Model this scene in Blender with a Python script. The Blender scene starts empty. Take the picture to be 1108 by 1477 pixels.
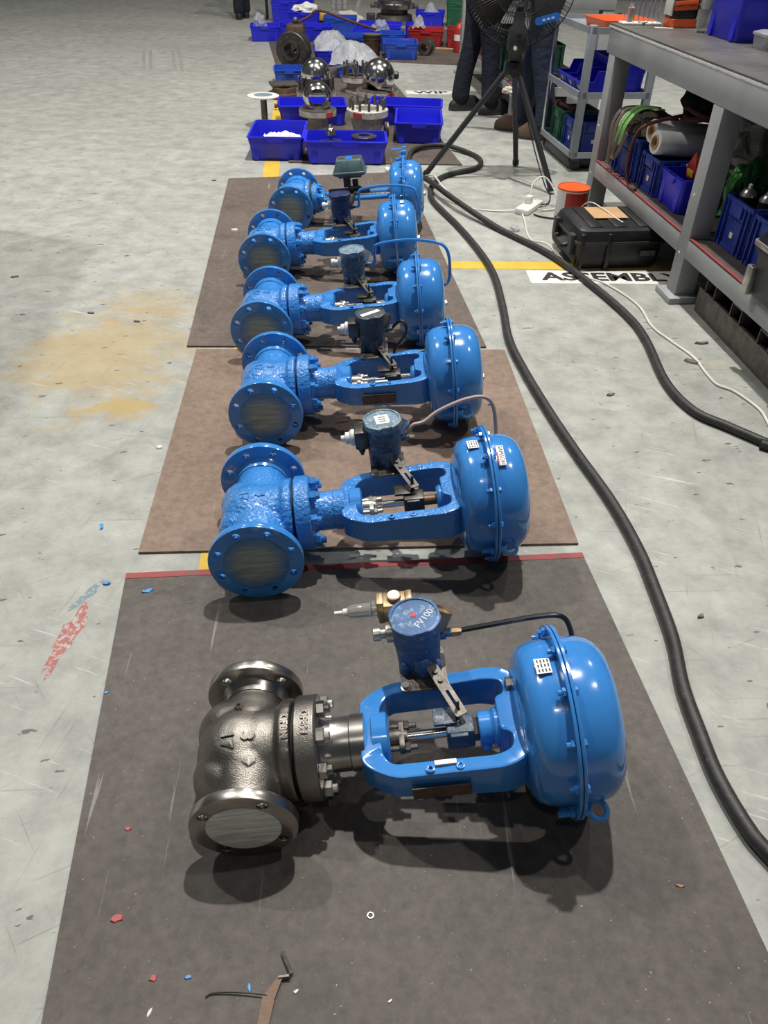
import bpy, bmesh, math, random
from mathutils import Vector, Matrix, noise
from mathutils.bvhtree import BVHTree
random.seed(7)
PI = math.pi; R = math.radians
scene = bpy.context.scene; COL = scene.collection

# ------------------------------------------------------------ camera
cam = bpy.data.cameras.new('camera'); camo = bpy.data.objects.new('camera', cam); COL.objects.link(camo)
cam.sensor_fit = 'HORIZONTAL'; cam.sensor_width = 36; cam.lens = 36; cam.clip_start = .02; cam.clip_end = 200
_f = Vector((0, math.cos(R(38.5)), -math.sin(R(38.5)))); _r = Vector((1, 0, 0)); _u = _r.cross(_f)
_c, _s = math.cos(R(1.5)), math.sin(R(1.5))
_r2 = _c*_r + _s*_u; _u2 = -_s*_r + _c*_u
camo.matrix_world = Matrix(((_r2.x, _u2.x, -_f.x, 0), (_r2.y, _u2.y, -_f.y, 0), (_r2.z, _u2.z, -_f.z, 1.37), (0, 0, 0, 1)))
scene.camera = camo

# ------------------------------------------------------------ world, lamps, exposure
w = bpy.data.worlds.new('hall_air'); scene.world = w; w.use_nodes = True
w.node_tree.nodes['Background'].inputs[0].default_value = (.86, .93, 1.0, 1)
w.node_tree.nodes['Background'].inputs[1].default_value = .165
scene.view_settings.view_transform = 'Standard'; scene.view_settings.look = 'None'
scene.view_settings.gamma = 1; scene.view_settings.use_curve_mapping = False
scene.view_settings.exposure = -1.40
# (x, y, z, watts): high-bay lamps of the hall, all above and outside the frame
LAMPS = [(.55, 4.3, 8.0, 1800), (3.6, 2.2, 8.0, 360), (-4.2, 4.6, 8.0, 860), (.3, 10.0, 8.0, 470), (-5.4, 10.5, 8.0, 170), (4.6, 8.6, 8.0, 420), (-1.2, -2.6, 8.0, 70)]

# ------------------------------------------------------------ materials
def nodes_of(m):
    m.use_nodes = True; nt = m.node_tree; return nt, nt.nodes, nt.links, nt.nodes['Principled BSDF']
def ramp(nt, src, stops):
    r = nt.nodes.new('ShaderNodeValToRGB'); e = r.color_ramp.elements
    while len(e) < len(stops): e.new(.5)
    for k, (p, c) in enumerate(stops):
        e[k].position = p; e[k].color = (c[0], c[1], c[2], 1) if not isinstance(c, (int, float)) else (c, c, c, 1)
    nt.links.new(src, r.inputs[0]); return r.outputs[0]
def noise_tex(nt, scale, detail=4, rough=.55, vec=None, stretch=None, dist=0):
    n = nt.nodes.new('ShaderNodeTexNoise'); n.inputs['Scale'].default_value = scale
    n.inputs['Detail'].default_value = detail; n.inputs['Roughness'].default_value = rough; n.inputs['Distortion'].default_value = dist
    tc = nt.nodes.new('ShaderNodeTexCoord'); src = tc.outputs['Object']
    if stretch:
        mp = nt.nodes.new('ShaderNodeMapping'); mp.vector_type = 'TEXTURE'; mp.inputs['Scale'].default_value = tuple(1/q for q in stretch[:3])
        if len(stretch) > 3: mp.inputs['Rotation'].default_value = (0, 0, stretch[3])
        nt.links.new(src, mp.inputs[0]); src = mp.outputs[0]
    nt.links.new(src, n.inputs['Vector']); return n.outputs['Fac']
def mixc(nt, fac, a, b, mode='MIX'):
    m = nt.nodes.new('ShaderNodeMix'); m.data_type = 'RGBA'; m.blend_type = mode
    for sock, v in ((m.inputs[0], fac), (m.inputs[6], a), (m.inputs[7], b)):
        if isinstance(v, (int, float)): sock.default_value = v
        elif isinstance(v, tuple): sock.default_value = (v[0], v[1], v[2], 1)
        else: nt.links.new(v, sock)
    return m.outputs[2]
def bump(nt, bs, src, strength, dist=.01):
    b = nt.nodes.new('ShaderNodeBump'); b.inputs['Strength'].default_value = strength; b.inputs['Distance'].default_value = dist
    nt.links.new(src, b.inputs['Height']); nt.links.new(b.outputs[0], bs.inputs['Normal'])
def mat(name, col, rough=.5, metal=0, var=.12, vs=6, bmp=0, bsc=60, coat=0, trans=0, alpha=1, spec=.5, worn=None, wornamt=.5, bdist=.01):
    m = bpy.data.materials.new(name); nt, ns, ln, bs = nodes_of(m)
    bs.inputs['Roughness'].default_value = rough; bs.inputs['Metallic'].default_value = metal
    bs.inputs['Coat Weight'].default_value = coat; bs.inputs['Coat Roughness'].default_value = .06
    bs.inputs['Transmission Weight'].default_value = trans; bs.inputs['Alpha'].default_value = alpha
    bs.inputs['Specular IOR Level'].default_value = spec
    f = noise_tex(nt, vs, 5)
    lo = tuple(c*(1-var) for c in col); hi = tuple(min(1, c*(1+var)) for c in col)
    out = ramp(nt, f, [(.3, lo), (.7, hi)])
    if worn:
        f2 = noise_tex(nt, vs*3.3, 8, .7); k = ramp(nt, f2, [(wornamt, 0.), (wornamt+.06, 1.)])
        out = mixc(nt, k, out, worn)
    ln.new(out, bs.inputs['Base Color'])
    if bmp: bump(nt, bs, noise_tex(nt, bsc, 4), bmp, bdist)
    return m

def math_add(nt, a, k):
    m = nt.nodes.new('ShaderNodeMath'); m.operation = 'ADD'; nt.links.new(a, m.inputs[0]); m.inputs[1].default_value = k; return m.outputs[0]
def make_floor_mat():
    m = bpy.data.materials.new('painted_concrete'); nt, ns, ln, bs = nodes_of(m)
    base = ramp(nt, noise_tex(nt, .7, 6, .6), [(.3, (.325, .335, .31)), (.7, (.415, .42, .385))])
    fine = ramp(nt, noise_tex(nt, 9, 8, .7), [(.33, .72), (.67, 1.12)])
    c = mixc(nt, 1., base, fine, 'MULTIPLY')
    st = ramp(nt, noise_tex(nt, 1.1, 6, .7, dist=1.2), [(.60, 0.), (.76, .5)])          # old rusty stains
    c = mixc(nt, st, c, (.36, .30, .19))
    for cx, cy, sx, sy, amt in ((-1.10, 2.62, .38, .50, .62), (-.90, 2.27, .13, .10, .9), (-1.0, 3.1, .3, .25, .3)):     # ochre spill left of the brown sheet
        tc = nt.nodes.new('ShaderNodeTexCoord'); mp = nt.nodes.new('ShaderNodeMapping'); mp.vector_type = 'TEXTURE'
        mp.inputs['Location'].default_value = (cx, cy, 0); mp.inputs['Scale'].default_value = (sx, sy, 1)
        ln.new(tc.outputs['Object'], mp.inputs[0]); l = nt.nodes.new('ShaderNodeVectorMath'); l.operation = 'LENGTH'; ln.new(mp.outputs[0], l.inputs[0])
        ad = nt.nodes.new('ShaderNodeMath'); ad.operation = 'MULTIPLY_ADD'; ln.new(noise_tex(nt, 4.5, 8, .72, dist=1.5, stretch=(1, 1.6, 1)), ad.inputs[0]); ad.inputs[1].default_value = -3.2; ln.new(l.outputs['Value'], ad.inputs[2])
        c = mixc(nt, ramp(nt, ad.outputs[0], [(0., amt), (.01, 0.)]) if False else ramp(nt, math_add(nt, ad.outputs[0], 1.35), [(.22, amt), (.75, 0.)]), c, (.40, .30, .13))
    for ro, sc in ((.5, (1.2, 42, 1)), (-.9, (1.5, 50, 1)), (1.35, (.9, 34, 1)), (.05, (.8, 30, 1))):        # long drag scratches
        s = ramp(nt, noise_tex(nt, 2.2, 7, .65, stretch=sc+(ro,)), [(.63, 0.), (.68, .5)])
        c = mixc(nt, s, c, (.17, .17, .16))
    s = ramp(nt, noise_tex(nt, 3.1, 7, .65, stretch=(1.2, 20, 1, -.35)), [(.63, 0.), (.68, .6)])
    c = mixc(nt, s, c, (.60, .60, .57))
    sp = ramp(nt, noise_tex(nt, 16, 3, .5, stretch=(1, 2.4, 1, .2)), [(.685, 0.), (.705, .8)])              # dark spots
    c = mixc(nt, sp, c, (.06, .06, .055))
    ln.new(c, bs.inputs['Base Color'])
    ln.new(ramp(nt, noise_tex(nt, 5, 6), [(.3, .38), (.7, .62)]), bs.inputs['Roughness'])
    bs.inputs['Specular IOR Level'].default_value = .35
    bump(nt, bs, noise_tex(nt, 60, 6), .12, .004); return m
def make_sheet_mat(name, a, b, dirt, chips=(.55, .53, .5)):
    m = bpy.data.materials.new(name); nt, ns, ln, bs = nodes_of(m)
    c = ramp(nt, noise_tex(nt, 2.3, 7, .65), [(.3, a), (.7, b)])
    c = mixc(nt, ramp(nt, noise_tex(nt, 4.5, 5, .6, dist=.8), [(.52, 0.), (.72, .55)]), c, dirt)
    c = mixc(nt, 1., c, ramp(nt, noise_tex(nt, 45, 5, .7), [(.28, .72), (.72, 1.22)]), 'MULTIPLY')
    c = mixc(nt, ramp(nt, noise_tex(nt, 2.4, 7, .6, stretch=(18, .8, 1, .06)), [(.655, 0.), (.70, .3)]), c, chips)
    c = mixc(nt, ramp(nt, noise_tex(nt, 170, 2, .5), [(.735, 0.), (.76, .6)]), c, chips)
    ln.new(c, bs.inputs['Base Color']); bs.inputs['Roughness'].default_value = .62; bs.inputs['Specular IOR Level'].default_value = .3
    bump(nt, bs, noise_tex(nt, 30, 6), .15, .003); return m
BLUE = (.043, .235, .63)
def make_paint(name, col, bmp=.35, bsc=75, dist=.004, rough=.2):
    m = mat(name, col, rough, 0, .08, 9, coat=.5, spec=.5)
    nt, ns, ln, bs = nodes_of(m)
    bump(nt, bs, noise_tex(nt, bsc, 2, .5), bmp, dist); return m
def make_cover(name, paint, tape, edge):
    # taped port: paint overspray round the edge, streaky grey tape showing in the middle
    m = bpy.data.materials.new(name); nt, ns, ln, bs = nodes_of(m)
    st = ramp(nt, noise_tex(nt, 3.0, 5, .6, stretch=(3, 30, 1)), [(.35, tuple(c*.55 for c in tape)), (.62, tape)])
    tc = nt.nodes.new('ShaderNodeTexCoord'); l = nt.nodes.new('ShaderNodeVectorMath'); l.operation = 'LENGTH'
    ln.new(tc.outputs['Object'], l.inputs[0])
    ad = nt.nodes.new('ShaderNodeMath'); ad.operation = 'MULTIPLY_ADD'
    ln.new(noise_tex(nt, 18, 4, stretch=(1, 3, 1)), ad.inputs[0]); ad.inputs[1].default_value = .05; ln.new(l.outputs['Value'], ad.inputs[2])
    k = ramp(nt, ad.outputs[0], [(edge-.03, 0.), (edge+.015, 1.)])
    ln.new(mixc(nt, k, st, paint), bs.inputs['Base Color']); bs.inputs['Roughness'].default_value = .32
    bump(nt, bs, noise_tex(nt, 3., 5, .6, stretch=(3, 30, 1)), .3, .004); return m

M = {}
M['floor'] = make_floor_mat()
M['sheet_grey'] = make_sheet_mat('sheet_grey', (.088, .077, .069), (.128, .114, .102), (.056, .050, .046))
M['sheet_brown'] = make_sheet_mat('sheet_brown', (.185, .132, .100), (.255, .185, .145), (.125, .098, .078), (.34, .28, .23))
M['sheet_dark'] = make_sheet_mat('sheet_dark', (.108, .086, .073), (.152, .122, .104), (.068, .056, .050))
M['sheet_far'] = make_sheet_mat('sheet_far', (.085, .070, .060), (.12, .10, .085), (.05, .042, .038))
M['yellow'] = mat('yellow_floor_paint', (.62, .40, .04), .6, worn=(.36, .33, .22), wornamt=.6, vs=9)
M['white_paint'] = mat('white_floor_paint', (.68, .67, .63), .6, worn=(.4, .4, .37), wornamt=.58, vs=14)
M['black_paint'] = mat('black_stencil_paint', (.02, .02, .02), .6, worn=(.35, .35, .33), wornamt=.62, vs=14)
M['red_edge'] = mat('red_edge_paint', (.28, .045, .045), .6, worn=(.12, .09, .08), wornamt=.56, vs=10)
M['paint'] = make_paint('blue_gloss_paint', BLUE, .10, 14, .01, .18)
M['paint_lumpy'] = make_paint('blue_lumpy_paint', BLUE, .75, 130, .006, .17)
M['paint_pale'] = make_paint('pale_blue_paint', (.06, .30, .62), .2, 30, .005, .3)
M['steel'] = mat('cast_stainless', (.28, .26, .235), .38, 1, .25, 14, bmp=.3, bsc=420, bdist=.004)
M['steel_turned'] = mat('turned_stainless', (.44, .42, .39), .28, 1, .2, 20)
M['steel_bright'] = mat('polished_steel', (.74, .72, .69), .16, 1, .12, 10)
M['steel_dark'] = mat('oily_dark_steel', (.075, .07, .065), .42, .7, .3, 20)
M['iron'] = mat('dull_iron', (.16, .145, .13), .5, .8, .3, 25, bmp=.2, bsc=120)
M['zinc'] = mat('zinc_hardware', (.52, .5, .46), .35, .9, .25, 30)
M['rod_brown'] = mat('rusty_rod', (.12, .075, .05), .5, .5, .35, 30)
M['brass'] = mat('brass', (.40, .29, .17), .42, .8, .3, 30)
M['gauge_face'] = mat('gauge_face', (.78, .76, .68), .4)
M['clear'] = mat('clear_plastic', (.9, .9, .88), .12, trans=.85, var=.03)
M['film'] = mat('cloudy_plastic_film', (.55, .57, .60), .3, trans=.3, alpha=.6, var=.1, vs=10, bmp=.6, bsc=14, bdist=.03)
M['film_grey'] = mat('grey_plastic_bag', (.24, .225, .205), .35, var=.25, vs=8, bmp=.8, bsc=12, bdist=.04)
M['film_dark'] = mat('dark_plastic_bag', (.05, .048, .046), .4, var=.25, vs=8, bmp=.8, bsc=12, bdist=.04)
M['tape'] = make_cover('taped_port_tape', (.8, .82, .78), (.92, .94, .86), .5)
M['cover_blue'] = make_cover('taped_port_painted', (.035, .165, .42), (.36, .42, .39), .092)
M['pos_blue'] = mat('worn_blue_housing', (.045, .12, .32), .45, 0, .3, 16, bmp=.3, bsc=120, worn=(.16, .24, .36), wornamt=.56)
M['pos_slate'] = mat('worn_slate_housing', (.06, .095, .14), .42, 0, .35, 16, bmp=.25, bsc=120, worn=(.27, .33, .38), wornamt=.57)
M['pos_dark'] = mat('dark_housing', (.045, .06, .075), .4, 0, .35, 16, bmp=.25, bsc=120, worn=(.16, .19, .21), wornamt=.58)
M['pos_navy'] = mat('navy_housing', (.02, .032, .10), .3, 0, .3, 16, bmp=.2, bsc=120, worn=(.09, .11, .17), wornamt=.62)
M['pos_green'] = mat('grey_green_housing', (.065, .115, .125), .42, 0, .3, 14, bmp=.2, bsc=100, worn=(.2, .27, .27), wornamt=.6)
M['cap_pale'] = mat('worn_cap', (.14, .22, .29), .42, 0, .4, 30, worn=(.42, .48, .50), wornamt=.55)
M['cap_blue'] = mat('worn_blue_cap', (.05, .13, .30), .4, 0, .35, 22, worn=(.22, .33, .43), wornamt=.55)
M['label_white'] = mat('white_label', (.75, .75, .72), .5, var=.05)
M['ink'] = mat('black_ink', (.015, .015, .015), .6)
M['ink_white'] = mat('white_marker', (.7, .72, .72), .6)
M['ink_red'] = mat('red_ink', (.5, .05, .05), .5)
M['plate_rust'] = mat('rusty_nameplate', (.09, .06, .045), .5, .4, .4, 40)
M['tube_black'] = mat('black_tube', (.012, .012, .013), .3)
M['tube_pink'] = mat('dusty_pink_tube', (.42, .31, .28), .4)
M['rubber'] = mat('black_rubber', (.022, .021, .020), .55, var=.4, vs=30, worn=(.07, .068, .065), wornamt=.58)
M['cable_white'] = mat('white_cable', (.68, .66, .6), .45)
M['plastic_white'] = mat('white_plastic', (.78, .77, .73), .35)
M['plastic_black'] = mat('black_plastic', (.014, .014, .015), .4, var=.3, vs=20)
M['plastic_charcoal'] = mat('charcoal_plastic', (.035, .036, .038), .45)
M['bin'] = mat('royal_blue_plastic', (.020, .024, .62), .36, var=.10)
M['bin_mid'] = mat('mid_blue_plastic', (.02, .075, .46), .4, var=.12)
M['crate'] = mat('dark_blue_crate', (.022, .050, .30), .42, var=.15)
M['crate_green'] = mat('green_crate', (.02, .11, .055), .45, var=.15)
M['crate_red'] = mat('red_crate', (.34, .02, .02), .4, var=.15)
M['grey_paint'] = mat('grey_bench_paint', (.33, .34, .34), .5, var=.14, vs=4, worn=(.12, .12, .12), wornamt=.70)
M['grey_top'] = mat('worn_bench_top', (.11, .105, .10), .38, .2, .3, 5, worn=(.22, .21, .20), wornamt=.62)
M['cart_grey'] = mat('cart_grey_paint', (.26, .28, .31), .4, var=.1)
M['chrome'] = mat('chrome', (.7, .7, .72), .2, 1)
M['shelf_rust'] = mat('worn_shelf_sheet', (.10, .085, .075), .55, .2, .35, 8)
M['fan_black'] = mat('fan_charcoal', (.022, .023, .027), .4, var=.2)
M['wire'] = mat('dull_wire', (.06, .055, .05), .4, .6)
M['denim'] = mat('navy_work_cloth', (.006, .009, .020), .85, var=.45, vs=14, bmp=.6, bsc=22, bdist=.02)
M['jean'] = mat('blue_jean_cloth', (.013, .022, .045), .85, var=.4, vs=12, bmp=.6, bsc=22, bdist=.02)
M['skin'] = mat('skin', (.36, .20, .13), .5)
M['hair'] = mat('black_hair', (.012, .01, .009), .6)
M['shoe_black'] = mat('black_shoe', (.02, .02, .02), .5)
M['shoe_brown'] = mat('brown_shoe', (.09, .055, .035), .6)
M['sole'] = mat('shoe_sole', (.04, .04, .04), .7)
M['orange'] = mat('orange_plastic', (.72, .11, .02), .4)
M['red'] = mat('red_tin', (.42, .03, .02), .35)
M['cardboard'] = mat('cardboard', (.50, .31, .15), .8)
M['strap_brown'] = mat('brown_webbing', (.10, .075, .055), .8, bmp=.4, bsc=150)
M['strap_green'] = mat('green_webbing', (.16, .36, .10), .8, bmp=.4, bsc=150)
M['olive'] = mat('olive_cloth', (.10, .11, .06), .85, bmp=.5, bsc=30)
M['black_cloth'] = mat('black_cloth', (.010, .009, .009), .9, bmp=.7, bsc=18, bdist=.03)
M['maroon'] = mat('maroon_strap', (.10, .03, .025), .7)
M['white_roll'] = mat('white_film_roll', (.72, .72, .72), .35)
M['green_bag'] = mat('green_plastic_bag', (.02, .17, .02), .35, var=.4, bmp=.7, bsc=14, bdist=.03)
M['spray'] = mat('spray_can_metal', (.5, .5, .5), .3, .9)
M['blue_light'] = mat('bright_blue_tin', (.02, .16, .62), .35)
M['cream'] = mat('cream_board', (.55, .5, .4), .7)
M['wall'] = mat('dim_wall_panel', (.16, .155, .145), .7, bmp=.1)
M['wood'] = mat('worn_wood_strip', (.20, .13, .09), .7, bmp=.4, bsc=80)
M['chip_white'] = mat('white_chip', (.7, .69, .66), .6)
M['chip_blue'] = mat('blue_chip', (.07, .28, .62), .5)
M['chip_red'] = mat('red_chip', (.42, .09, .09), .6)
M['chip_dark'] = mat('grey_scrap', (.14, .13, .115), .7)
M['leaf'] = mat('dry_leaf', (.36, .2, .12), .7)
M['smear_red'] = mat('red_smear', (.36, .12, .11), .6, worn=(.42, .40, .37), wornamt=.50, vs=22)
M['stain'] = mat('ochre_stain', (.36, .27, .11), .55, worn=(.42, .41, .37), wornamt=.47, vs=16)
M['smear_teal'] = mat('teal_smear', (.16, .24, .28), .6, worn=(.4, .4, .37), wornamt=.52, vs=22)
M['smear_dark'] = mat('maroon_smear', (.17, .06, .07), .6, worn=(.4, .4, .37), wornamt=.52, vs=22)
M['smear_tyre'] = mat('tyre_rubber_mark', (.17, .17, .155), .6, worn=(.37, .375, .345), wornamt=.46, vs=14)
M['lamp_glow'] = bpy.data.materials.new('lamp_glow'); _nt, _n, _l, _b = nodes_of(M['lamp_glow'])
_b.inputs['Emission Color'].default_value = (1, .97, .92, 1); _b.inputs['Emission Strength'].default_value = 60

# ------------------------------------------------------------ mesh builder
def T(x=0, y=0, z=0): return Matrix.Translation((x, y, z))
def RX(a): return Matrix.Rotation(a, 4, 'X')
def RY(a): return Matrix.Rotation(a, 4, 'Y')
def RZ(a): return Matrix.Rotation(a, 4, 'Z')
ALONGX = RY(PI/2)            # lathe axis z -> x
class MB:
    def __init__(s): s.v = []; s.f = []; s.m = Matrix.Identity(4)
    def at(s, m): s.m = m; return s
    def add(s, vs, fs):
        n = len(s.v); s.v += [s.m @ Vector(p) for p in vs]; s.f += [[i+n for i in f] for f in fs]; return s
    def loft(s, loops, c0=True, c1=True, close=True):
        n = len(loops[0]); vs = [p for l in loops for p in l]; fs = []
        for i in range(len(loops)-1):
            for j in range(n if close else n-1):
                k = (j+1) % n; fs.append([i*n+j, i*n+k, (i+1)*n+k, (i+1)*n+j])
        if c0: fs.append(list(range(n))[::-1])
        if c1: fs.append([(len(loops)-1)*n+j for j in range(n)])
        return s.add(vs, fs)
    def lathe(s, prof, seg=32, c0=True, c1=True):       # prof [(r,z)]
        return s.loft([[(r*math.cos(2*PI*j/seg), r*math.sin(2*PI*j/seg), z) for j in range(seg)] for r, z in prof], c0, c1)
    def ring(s, prof, seg=32):                           # closed profile revolved
        return s.lathe(prof+[prof[0]], seg, False, False)
    def cyl(s, r, z0, z1, seg=20, r1=None): return s.lathe([(r, z0), (r if r1 is None else r1, z1)], seg)
    def cyl2(s, a, b, r, seg=12, r1=None):
        a = Vector(a); b = Vector(b); d = b-a; q = d.to_track_quat('Z', 'Y').to_matrix().to_4x4()
        m0 = s.m; s.m = m0 @ Matrix.Translation(a) @ q; s.cyl(r, 0, d.length, seg, r1); s.m = m0; return s
    def box(s, x0, x1, y0, y1, z0, z1):
        return s.add([(x0,y0,z0),(x1,y0,z0),(x1,y1,z0),(x0,y1,z0),(x0,y0,z1),(x1,y0,z1),(x1,y1,z1),(x0,y1,z1)],
                     [[3,2,1,0],[4,5,6,7],[0,1,5,4],[1,2,6,5],[2,3,7,6],[3,0,4,7]])
    def rbox(s, x0, x1, y0, y1, z0, z1, r=.005, k=2):    # box with rounded edges
        b = bmesh.new(); bmesh.ops.create_cube(b, size=1)
        for v in b.verts: v.co = Vector(((x0+x1)/2+v.co.x*(x1-x0), (y0+y1)/2+v.co.y*(y1-y0), (z0+z1)/2+v.co.z*(z1-z0)))
        bmesh.ops.bevel(b, geom=list(b.edges), offset=r, segments=k, affect='EDGES', profile=.5)
        return s.bm(b)
    def bm(s, b):
        b.verts.index_update(); s.add([v.co.copy() for v in b.verts], [[v.index for v in f.verts] for f in b.faces]); b.free(); return s
    def prism(s, poly, z0, z1): return s.loft([[(x, y, z0) for x, y in poly], [(x, y, z1) for x, y in poly]])
    def hplate(s, outer, holes, z0, z1, bev=0):          # plate with real holes
        b = bmesh.new(); es = []
        for lp in [outer]+holes:
            vs = [b.verts.new((x, y, z0)) for x, y in lp]
            es += [b.edges.new((vs[i], vs[(i+1) % len(vs)])) for i in range(len(vs))]
        bmesh.ops.triangle_fill(b, use_beauty=True, use_dissolve=False, edges=es)
        g = bmesh.ops.extrude_face_region(b, geom=list(b.faces))
        for e in g['geom']:
            if isinstance(e, bmesh.types.BMVert): e.co.z = z1
        bmesh.ops.recalc_face_normals(b, faces=list(b.faces))
        if bev:
            sel = [e for e in b.edges if len(e.link_faces) == 2 and abs(e.calc_face_angle(0)) > .8 and abs(e.verts[0].co.z-e.verts[1].co.z) < 1e-6]
            bmesh.ops.bevel(b, geom=sel, offset=bev, segments=2, affect='EDGES', profile=.5)
        return s.bm(b)
    def tube(s, pts, r, seg=8, caps=True, rad=None):
        pts = [Vector(p) for p in pts]; loops = []; up = Vector((0, 0, 1)); n = len(pts); x = None
        for i, p in enumerate(pts):
            t = (pts[min(i+1, n-1)]-pts[max(i-1, 0)]).normalized()
            if x is None:
                x = t.cross(up); x = x.normalized() if x.length > .05 else Vector((1, 0, 0))
            x = (x-t*x.dot(t)).normalized(); y = t.cross(x); q = rad[i] if rad else r
            loops.append([tuple(p+q*(math.cos(2*PI*j/seg)*x+math.sin(2*PI*j/seg)*y)) for j in range(seg)])
        return s.loft(loops, caps, caps)
    def torus(s, R0, r, seg=24, sub=8, a0=0, a1=2*PI):
        full = abs(a1-a0-2*PI) < 1e-5; n = seg if full else seg+1
        pts = [[((R0+r*math.cos(2*PI*j/sub))*math.cos(a), (R0+r*math.cos(2*PI*j/sub))*math.sin(a), r*math.sin(2*PI*j/sub)) for j in range(sub)]
               for a in [a0+(a1-a0)*i/seg for i in range(n)]]
        if full: pts.append(pts[0])
        return s.loft(pts, not full, not full)
    def ball(s, c, r, seg=20, sq=(1, 1, 1), z0=-1, z1=1):
        k = 12; a0, a1 = math.asin(z0), math.asin(z1)
        m0 = s.m; s.m = m0 @ Matrix.Translation(c) @ Matrix.Diagonal((sq[0], sq[1], sq[2], 1))
        s.lathe([(max(r*math.cos(a0+(a1-a0)*i/k), 1e-4), r*math.sin(a0+(a1-a0)*i/k)) for i in range(k+1)], seg); s.m = m0; return s
    def mesh(s, smooth=35, name='mesh'):
        me = bpy.data.meshes.new(name); me.from_pydata([tuple(v) for v in s.v], [], s.f); me.validate()
        b = bmesh.new(); b.from_mesh(me); bmesh.ops.remove_doubles(b, verts=b.verts, dist=1e-6)
        bmesh.ops.recalc_face_normals(b, faces=b.faces); b.to_mesh(me); b.free()
        if smooth:
            for p in me.polygons: p.use_smooth = True
            me.set_sharp_from_angle(angle=R(smooth))
        me.materials.append(None); return me
def smoothpath(pts, n=6):                               # Catmull-Rom
    P = [Vector(p) for p in pts]; out = []
    for i in range(len(P)-1):
        a, b, c, d = P[max(i-1, 0)], P[i], P[i+1], P[min(i+2, len(P)-1)]
        for k in range(n):
            t = k/n; out.append(.5*((2*b)+(c-a)*t+(2*a-5*b+4*c-d)*t*t+(3*b-a-3*c+d)*t**3))
    return out+[P[-1]]
def circ(r, n, cx=0, cy=0, a0=0): return [(cx+r*math.cos(a0+2*PI*i/n), cy+r*math.sin(a0+2*PI*i/n)) for i in range(n)]
def rrect(w, d, r, n=4, cx=0, cy=0):
    o = []
    for sx, sy, a in ((1, 1, 0), (-1, 1, PI/2), (-1, -1, PI), (1, -1, 1.5*PI)):
        for k in range(n+1):
            t = a+PI/2*k/n; o.append((cx+sx*(w/2-r)+r*math.cos(t), cy+sy*(d/2-r)+r*math.sin(t)))
    return o
def rr3(w, d, r, z, n=3): return [(x, y, z) for x, y in rrect(w, d, r, n)]
def roundpoly(pts, r, k=4):                             # polygon with rounded corners; pts (x,y[,radius])
    o = []; n = len(pts)
    for i in range(n):
        p = Vector(pts[i][:2]); a = (Vector(pts[i-1][:2])-p); b = (Vector(pts[(i+1) % n][:2])-p)
        q = pts[i][2] if len(pts[i]) > 2 else r
        d = min(q, a.length*.45, b.length*.45); s = p+a.normalized()*d; e = p+b.normalized()*d
        for j in range(k+1):
            t = j/k; v = (1-t)**2*s+2*t*(1-t)*p+t*t*e; o.append((v.x, v.y))
    return o

# ------------------------------------------------------------ objects
def obj(name, me, m, parent=None, mw=None, label=None):
    if isinstance(me, MB): me = me.mesh(name=name)
    o = bpy.data.objects.new(name, me); COL.objects.link(o)
    if m is not None:
        o.material_slots[0].link = 'OBJECT'; o.material_slots[0].material = M[m] if isinstance(m, str) else m
    if parent: o.parent = parent
    if mw is not None: o.matrix_local = mw
    if label: o['label'] = label
    return o
def tag(o, label, cat, group=None):
    o['label'] = label; o['category'] = cat
    if group: o['group'] = group
    return o
def thing(name, label, cat, loc=(0, 0, 0), rot=0, group=None, mw=None):
    o = bpy.data.objects.new(name, None); COL.objects.link(o); o.empty_display_size = .05
    if mw is not None: o.matrix_world = mw
    else: o.location = loc; o.rotation_euler = (0, 0, rot)
    return tag(o, label, cat, group)
def struct(o, kind='structure'): o['kind'] = kind; return o
CACHE = {}
def cached(key, fn):
    if key not in CACHE:
        r = fn(); CACHE[key] = r.mesh(name=key) if isinstance(r, MB) else r
    return CACHE[key]
def textmesh(txt, size, depth=.0004, sp=1., bold=0.):
    c = bpy.data.curves.new('t', 'FONT'); c.body = txt; c.size = size; c.extrude = depth; c.align_x = 'CENTER'; c.align_y = 'CENTER'; c.space_character = sp; c.resolution_u = 3; c.offset = bold
    o = bpy.data.objects.new('t', c); COL.objects.link(o); bpy.context.view_layer.update()
    me = bpy.data.meshes.new_from_object(o.evaluated_get(bpy.context.evaluated_depsgraph_get()))
    bpy.data.objects.remove(o); bpy.data.curves.remove(c)
    me.materials.clear(); me.materials.append(None); return me

# ============================================================ SETTING
fl = struct(obj('floor', MB().box(-16, 14, -4, 24, -.1, 0), 'floor'))
def flat(name, poly, z, m, parent=None, t=.0006):
    return obj(name, MB().prism(poly, z, z+t), m, parent)
def strip(a, b, wd):
    a = Vector(a); b = Vector(b); n = Vector((-(b-a).y, (b-a).x)).normalized()*wd/2
    return [tuple(a-n), tuple(b-n), tuple(b+n), tuple(a+n)]
flat('yellow_line', strip((-.30, .1), (-1.10, 8.6), .10), .0004, 'yellow', fl)
flat('yellow_line', strip((-.6, 3.60), (1.95, 3.745), .095), .0003, 'yellow', fl)
def blob(cx, cy, a, b, rot, s):
    rr = random.Random(s); o = []
    for i in range(22):
        t = i*2*PI/22; q = 1+rr.uniform(-.25, .3); x = a*q*math.cos(t); y = b*q*math.sin(t)
        o.append((cx+x*math.cos(rot)-y*math.sin(rot), cy+x*math.sin(rot)+y*math.cos(rot)))
    return o
flat('red_smear', blob(-.737, 1.22, .022, .105, -.10, 1), .0003, 'smear_red', fl, .0002)
flat('teal_smear', blob(-.735, 1.36, .011, .055, -.42, 2), .0003, 'smear_teal', fl, .0002)
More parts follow.
